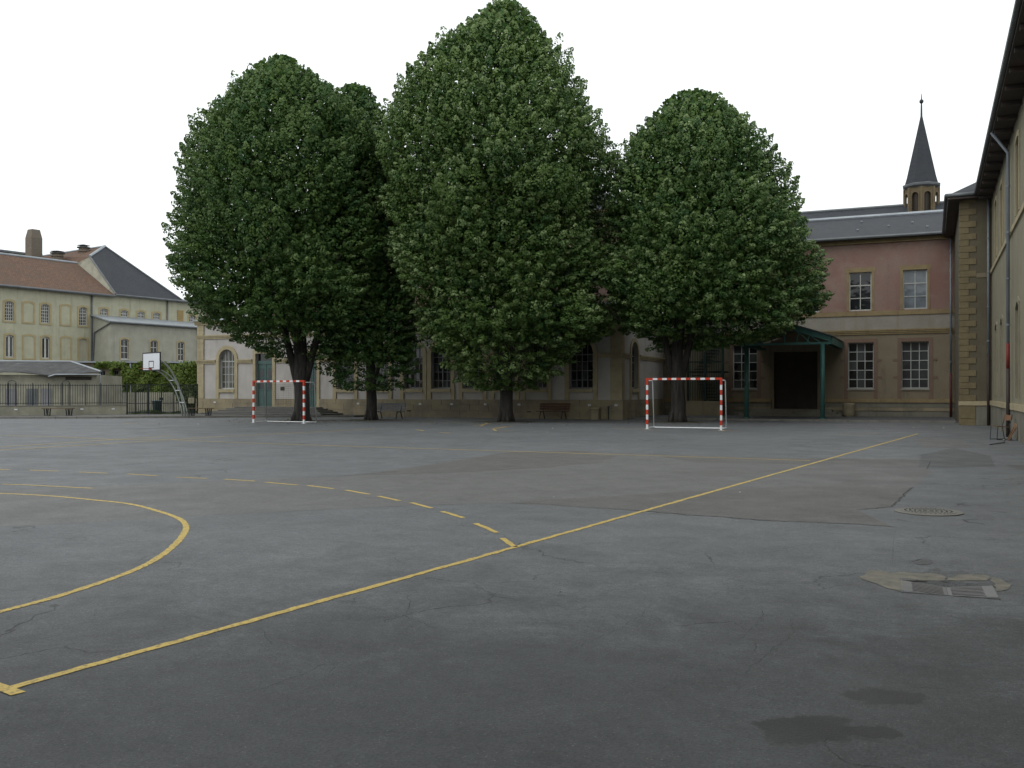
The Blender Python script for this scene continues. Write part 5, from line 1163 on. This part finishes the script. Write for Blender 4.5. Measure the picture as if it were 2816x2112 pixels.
# ================================================================== lime trees
def tree(name_label, px, t0, prof, trunk_r, n_bough, per, tipw, seed, limbs=7, fork=None, warm=.45, clear=0):
    global rng
    rng = np.random.default_rng(seed); random.seed(seed)
    b = att(px, t0); T = thing('lime_tree', name_label, 'tree', b)
    rx = np.array([CA, SA, 0]); dp = np.array([-SA, CA, 0])
    zs = np.array([zat(y*S2, t0) for y, _, _ in prof])[::-1]; xl = np.array([(l*S2-px)*t0/F for _, l, _ in prof])[::-1]; xr = np.array([(r*S2-px)*t0/F for _, _, r in prof])[::-1]
    zlo, zhi = zs[0], zs[-1]
    def env(z): l, r = np.interp(z, zs, xl), np.interp(z, zs, xr); return (l+r)/2, (r-l)/2
    # boughs spread over the crown by surface area
    zz = np.linspace(zlo, zhi, 200); wgt = env(zz)[1]+.6; wgt /= wgt.sum()
    # outer boughs keep their distance, so that dark gaps stay between them
    def phi_of(h): return np.interp(h, [0, .12, .35, .7, 1], [-.35, .0, .45, .9, 1.35])
    na, nz_ = 17, int((zhi-zlo)/1.5)+2; gridn = rng.uniform(-1, 1, (na, nz_+1))
    def field(az, z):
        q = (az % (2*np.pi))/(2*np.pi)*na; i0 = q.astype(int) % na; fa = q-np.floor(q); r = np.clip((z-zlo)/(zhi-zlo)*(nz_-1), 0, nz_-1); j0 = r.astype(int); fz = r-j0
        fa = fa*fa*(3-2*fa); fz = fz*fz*(3-2*fz); i1 = (i0+1) % na
        return (gridn[i0, j0]*(1-fa)+gridn[i1, j0]*fa)*(1-fz)+(gridn[i0, j0+1]*(1-fa)+gridn[i1, j0+1]*fa)*fz
    def cand(k, f0, f1):
        z = rng.choice(zz, k, p=wgt)+rng.normal(size=k)*.08; az = rng.uniform(0, 2*np.pi, k); fr_a = rng.uniform(f0, f1, k)
        lump = 1+.045*np.sin(az*5+z*1.1+seed)+.03*np.sin(az*9-z*1.7); c, a = env(z); ph = phi_of((z-zlo)/(zhi-zlo)); rr = np.maximum(a*fr_a*lump-.58*np.cos(ph)+np.minimum(a*.2, .68)*np.where(field(az, z) < 0, 1.3, .55)*field(az, z), .05); z = z-.42*np.sin(ph)
        return z, az, c+rr*np.cos(az), rr*np.sin(az)*.92
    z, az, bx_, by_ = cand(n_bough*16, .87, 1.02); cell = {}; keep = []; MD = .50
    for i in range(len(z)):
        q3 = (bx_[i], by_[i], z[i]*1.15); kx = tuple(int(v//MD) for v in q3); hit = False
        for dx in (-1, 0, 1):
            for dy in (-1, 0, 1):
                for dz in (-1, 0, 1):
                    for j in cell.get((kx[0]+dx, kx[1]+dy, kx[2]+dz), ()):
                        if (j[0]-q3[0])**2+(j[1]-q3[1])**2+(j[2]-q3[2])**2 < MD*MD: hit = True
        if not hit: cell.setdefault(kx, []).append(q3); keep.append(i)
    zi_, azi, bxi, byi = cand(n_bough//5, .45, .8)
    keep = [i for i in keep if not (z[i] < clear and abs(bx_[i]) < 1.0 and by_[i] < .3) and not (z[i] < zlo+.22*(zhi-zlo) and rng.random() < .10)]
    ki = (zi_ > zlo+.22*(zhi-zlo)); zi_, azi, bxi, byi = zi_[ki], azi[ki], bxi[ki], byi[ki]
    z = np.r_[z[keep], zi_]; az = np.r_[az[keep], azi]; bx_ = np.r_[bx_[keep], bxi]; by_ = np.r_[by_[keep], byi]; nb = len(z)
    c, a = env(z); hrel = (z-zlo)/(zhi-zlo)
    length = rng.uniform(.5, 1.0, nb)+(rng.random(nb) < .25)*rng.uniform(.2, .7, nb)
    C = np.array(b)*np.array([1, 1, 0])+bx_[:, None]*rx+by_[:, None]*dp; C[:, 2] = z
    outd = np.cos(az)[:, None]*rx+np.sin(az)[:, None]*dp
    phi = phi_of(hrel)+rng.normal(size=nb)*.16
    A = outd*np.cos(phi)[:, None]; A[:, 2] += np.sin(phi)
    C -= A*(length*.6)[:, None]
    # leaves wrapped round each plume-shaped bough, overlapping like scales
    idx = np.repeat(np.arange(nb), per); n = len(idx); s = rng.random(n)**.75
    rnd = rng.normal(size=(n, 3)); rad = (.34*(1-s)**.7+.045)*np.clip(length[idx]/.8, .75, 1.5)*(.5+.5*np.sqrt(rng.random(n)))
    Ax = A[idx]; perp = rnd-(rnd*Ax).sum(1, keepdims=True)*Ax; perp /= np.maximum(np.linalg.norm(perp, axis=1, keepdims=True), 1e-6)
    P = C[idx]+Ax*(s*length[idx])[:, None]+perp*rad[:, None]*np.array([1, 1, .8]); P[:, 2] -= .10*s*s
    Nn = perp*.75+np.array([0, 0, .5])+outd[idx]*.35+rng.normal(size=(n, 3))*.20
    tone = np.clip(warm+.25*rng.normal(size=nb)[idx]+.10*rng.normal(size=n), 0, 1)
    bl = (rng.random(nb) < .75)[idx]
    tip = np.clip((s-.45)/.55, 0, 1)**1.3*np.where(bl, 1, .25)*rng.uniform(.6, 1, n)*tipw*np.clip(.35+.9*rng.random(nb)[idx], 0, 1)
    # twigs and leaves deep inside the crown
    m = n_bough*8; zi = rng.choice(zz, m, p=wgt); zi = zi[zi > zlo+.13*(zhi-zlo)]; m = len(zi); ci, ai = env(zi); q = rng.uniform(0, 2*np.pi, m); f = np.sqrt(rng.random(m))*.82
    Pi = np.array(b)*np.array([1, 1, 0])+(ci+ai*f*np.cos(q))[:, None]*rx+(ai*f*np.sin(q)*.9)[:, None]*dp; Pi[:, 2] = zi
    P = np.vstack([P, Pi]); Nn = np.vstack([Nn, rng.normal(size=(m, 3))+np.array([0, -.4, .5])]); tone = np.r_[tone, rng.random(m)]; tip = np.r_[tip, np.zeros(m)]
    sz = np.r_[rng.uniform(.075, .16, n), rng.uniform(.2, .32, m)]
    ok = P[:, 2] > 1.6                                    # nothing hangs below head height
    P, Nn, tone, tip, sz = P[ok], Nn[ok], tone[ok], tip[ok], sz[ok]
    print('boughs', nb, 'leaves', len(P))
    leaves('crown', P, Nn, sz, sz*rng.uniform(.72, .9, len(sz)), (tone, tip), 'lime_leaf', T)
    # trunk with root flare, and limbs
    H = zhi-1.5; pts, rs = [], []
    for k in range(15):
        q = k/14; zz_ = -.05+H*q; cx_ = float(env(max(zz_, zlo))[0])*min(1, max(0, (zz_-zlo)/(zhi-zlo)))*.8
        pts.append(Vector((b.x+cx_*rx[0]+.06*math.sin(k*1.3), b.y+cx_*rx[1]+.06*math.cos(k*1.7), zz_))); rs.append(trunk_r*((1-q)**.8*.92+.06)*(1.22 if k == 0 else 1.0))
    pts.insert(1, pts[0].lerp(pts[1], .3)); rs.insert(1, trunk_r*1.0)
    tr = MB().tube(pts, rs, 14).build('trunk', 'bark', T, smooth=True)
    for k in range(5):
        q = 2*math.pi*k/5+.4; d = Vector((math.cos(q), math.sin(q), 0))
        MB().tube([b+d*trunk_r*1.3+Vector((0, 0, -.03)), b+d*trunk_r*1.05+Vector((0, 0, .14)), b+d*trunk_r*.7+Vector((0, 0, .6))], [trunk_r*.14, trunk_r*.3, trunk_r*.2], 7).build('root_flare', 'bark', tr, smooth=True)
    for k in range(limbs):
        q = 2*math.pi*k/limbs+seed; z0 = (zlo+.3)+(zhi-zlo)*(.02+.5*k/limbs); z1 = min(zhi-1, z0+(zhi-zlo)*.24)
        cc, aa = env(z1); e = Vector(b)+Vector(rx)*float(cc+aa*.78*math.cos(q))+Vector(dp)*float(aa*.72*math.sin(q)); e.z = z1
        kk = min(range(len(pts)), key=lambda i: abs(pts[i].z-z0)); st = Vector((pts[kk].x, pts[kk].y, z0)); md = st.lerp(e, .5)+Vector((0, 0, .5))
        MB().tube([st, st.lerp(md, .5)+Vector((0, 0, .15)), md, e], [trunk_r*.38, trunk_r*.30, trunk_r*.2, .03], 7).build('limb', 'bark', T, smooth=True)
    if fork:
        for sx_ in fork:
            e = Vector(b)+Vector(rx)*sx_; e.z = 6.5
            MB().tube([b+Vector(rx)*sx_*.12+Vector((0, 0, 1.9)), b+Vector(rx)*sx_*.45+Vector((0, 0, 3.6)), e], [trunk_r*.55, trunk_r*.45, trunk_r*.32], 9).build('limb', 'bark', T, smooth=True)
    return T
tree('broad rounded lime tree behind the netted goal', 828, 50, [(124, 578, 632), (136, 550, 658), (150, 532, 684), (190, 484, 748), (250, 432, 795), (330, 400, 828), (430, 374, 830), (540, 370, 850), (620, 376, 850), (680, 412, 830), (720, 470, 790), (770, 560, 730), (800, 600, 690)], .42, 3000, 92, .5, 11, fork=(-1.3, 1.4), warm=.5, clear=4.2)
tree('slim lime tree with low foliage beside the grey bench', 1020, 51.5, [(188, 738, 802), (202, 712, 818), (230, 690, 834), (270, 680, 846), (350, 680, 880), (500, 680, 920), (650, 675, 925), (750, 682, 922), (820, 705, 900), (868, 750, 850)], .30, 1900, 92, .4, 12, warm=.35)
tree('tallest pointed lime tree with paler shoot tips', 1390, 48.5, [(5, 1066, 1120), (18, 1038, 1146), (40, 1006, 1172), (90, 928, 1212), (180, 852, 1258), (250, 818, 1295), (310, 800, 1330), (430, 803, 1322), (540, 832, 1305), (640, 880, 1322), (700, 890, 1352), (760, 920, 1262), (810, 950, 1220), (852, 1035, 1150)], .36, 3500, 92, 1.0, 13, warm=.7)
tree('rounded lime tree behind the netless goal beside the porch', 1862, 48, [(202, 1456, 1534), (214, 1430, 1566), (230, 1410, 1592), (280, 1355, 1640), (330, 1318, 1675), (420, 1290, 1716), (500, 1282, 1750), (590, 1262, 1775), (650, 1268, 1772), (700, 1310, 1745), (728, 1382, 1690), (765, 1395, 1470)],   .38, 3000, 92, .95, 14, fork=(-1.1, 1.2), warm=.5, clear=4.2)

P = []
for px, t0 in ((828, 50), (1020, 51.5), (1390, 48.5), (1862, 48)):
    for _ in range(260):
        q = rng.uniform(0, 2*np.pi); r = abs(rng.normal())*3.6+.3; c = att(px, t0); P.append((c.x+r*math.cos(q), c.y+r*math.sin(q)*.8-1.0, .012+PZ*0))
P = np.array([p for p in P if p[1] < YC-.3]); n = len(P)
lf_ = leaves('fallen_leaves', P, rng.normal(size=(n, 3))*.25+np.array([0, 0, 1]), rng.uniform(.05, .11, n), rng.uniform(.03, .07, n), (rng.random(n), rng.random(n)), 'grass_leaf', None)
tag(lf_, 'scattered fallen leaves and bracts on the asphalt under the lime trees', 'leaves', kind='stuff')
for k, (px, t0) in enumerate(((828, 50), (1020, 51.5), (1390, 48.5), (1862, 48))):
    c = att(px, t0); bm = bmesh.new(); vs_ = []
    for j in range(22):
        q = 2*math.pi*j/22; r = 1.5+.3*math.sin(q*3+k)+random.uniform(-.06, .06); vs_.append(bm.verts.new((c.x+r*math.cos(q), c.y+r*math.sin(q), .003)))  # soil ring, widened so its dark tone also paints shade under the crown
    bm.faces.new(vs_); me = bpy.data.meshes.new('tree_pit_shade'); bm.to_mesh(me); bm.free(); me.materials.append(MATS['earth_shade']); o = bpy.data.objects.new('tree_pit_shade', me); COL.objects.link(o); o.parent = ground
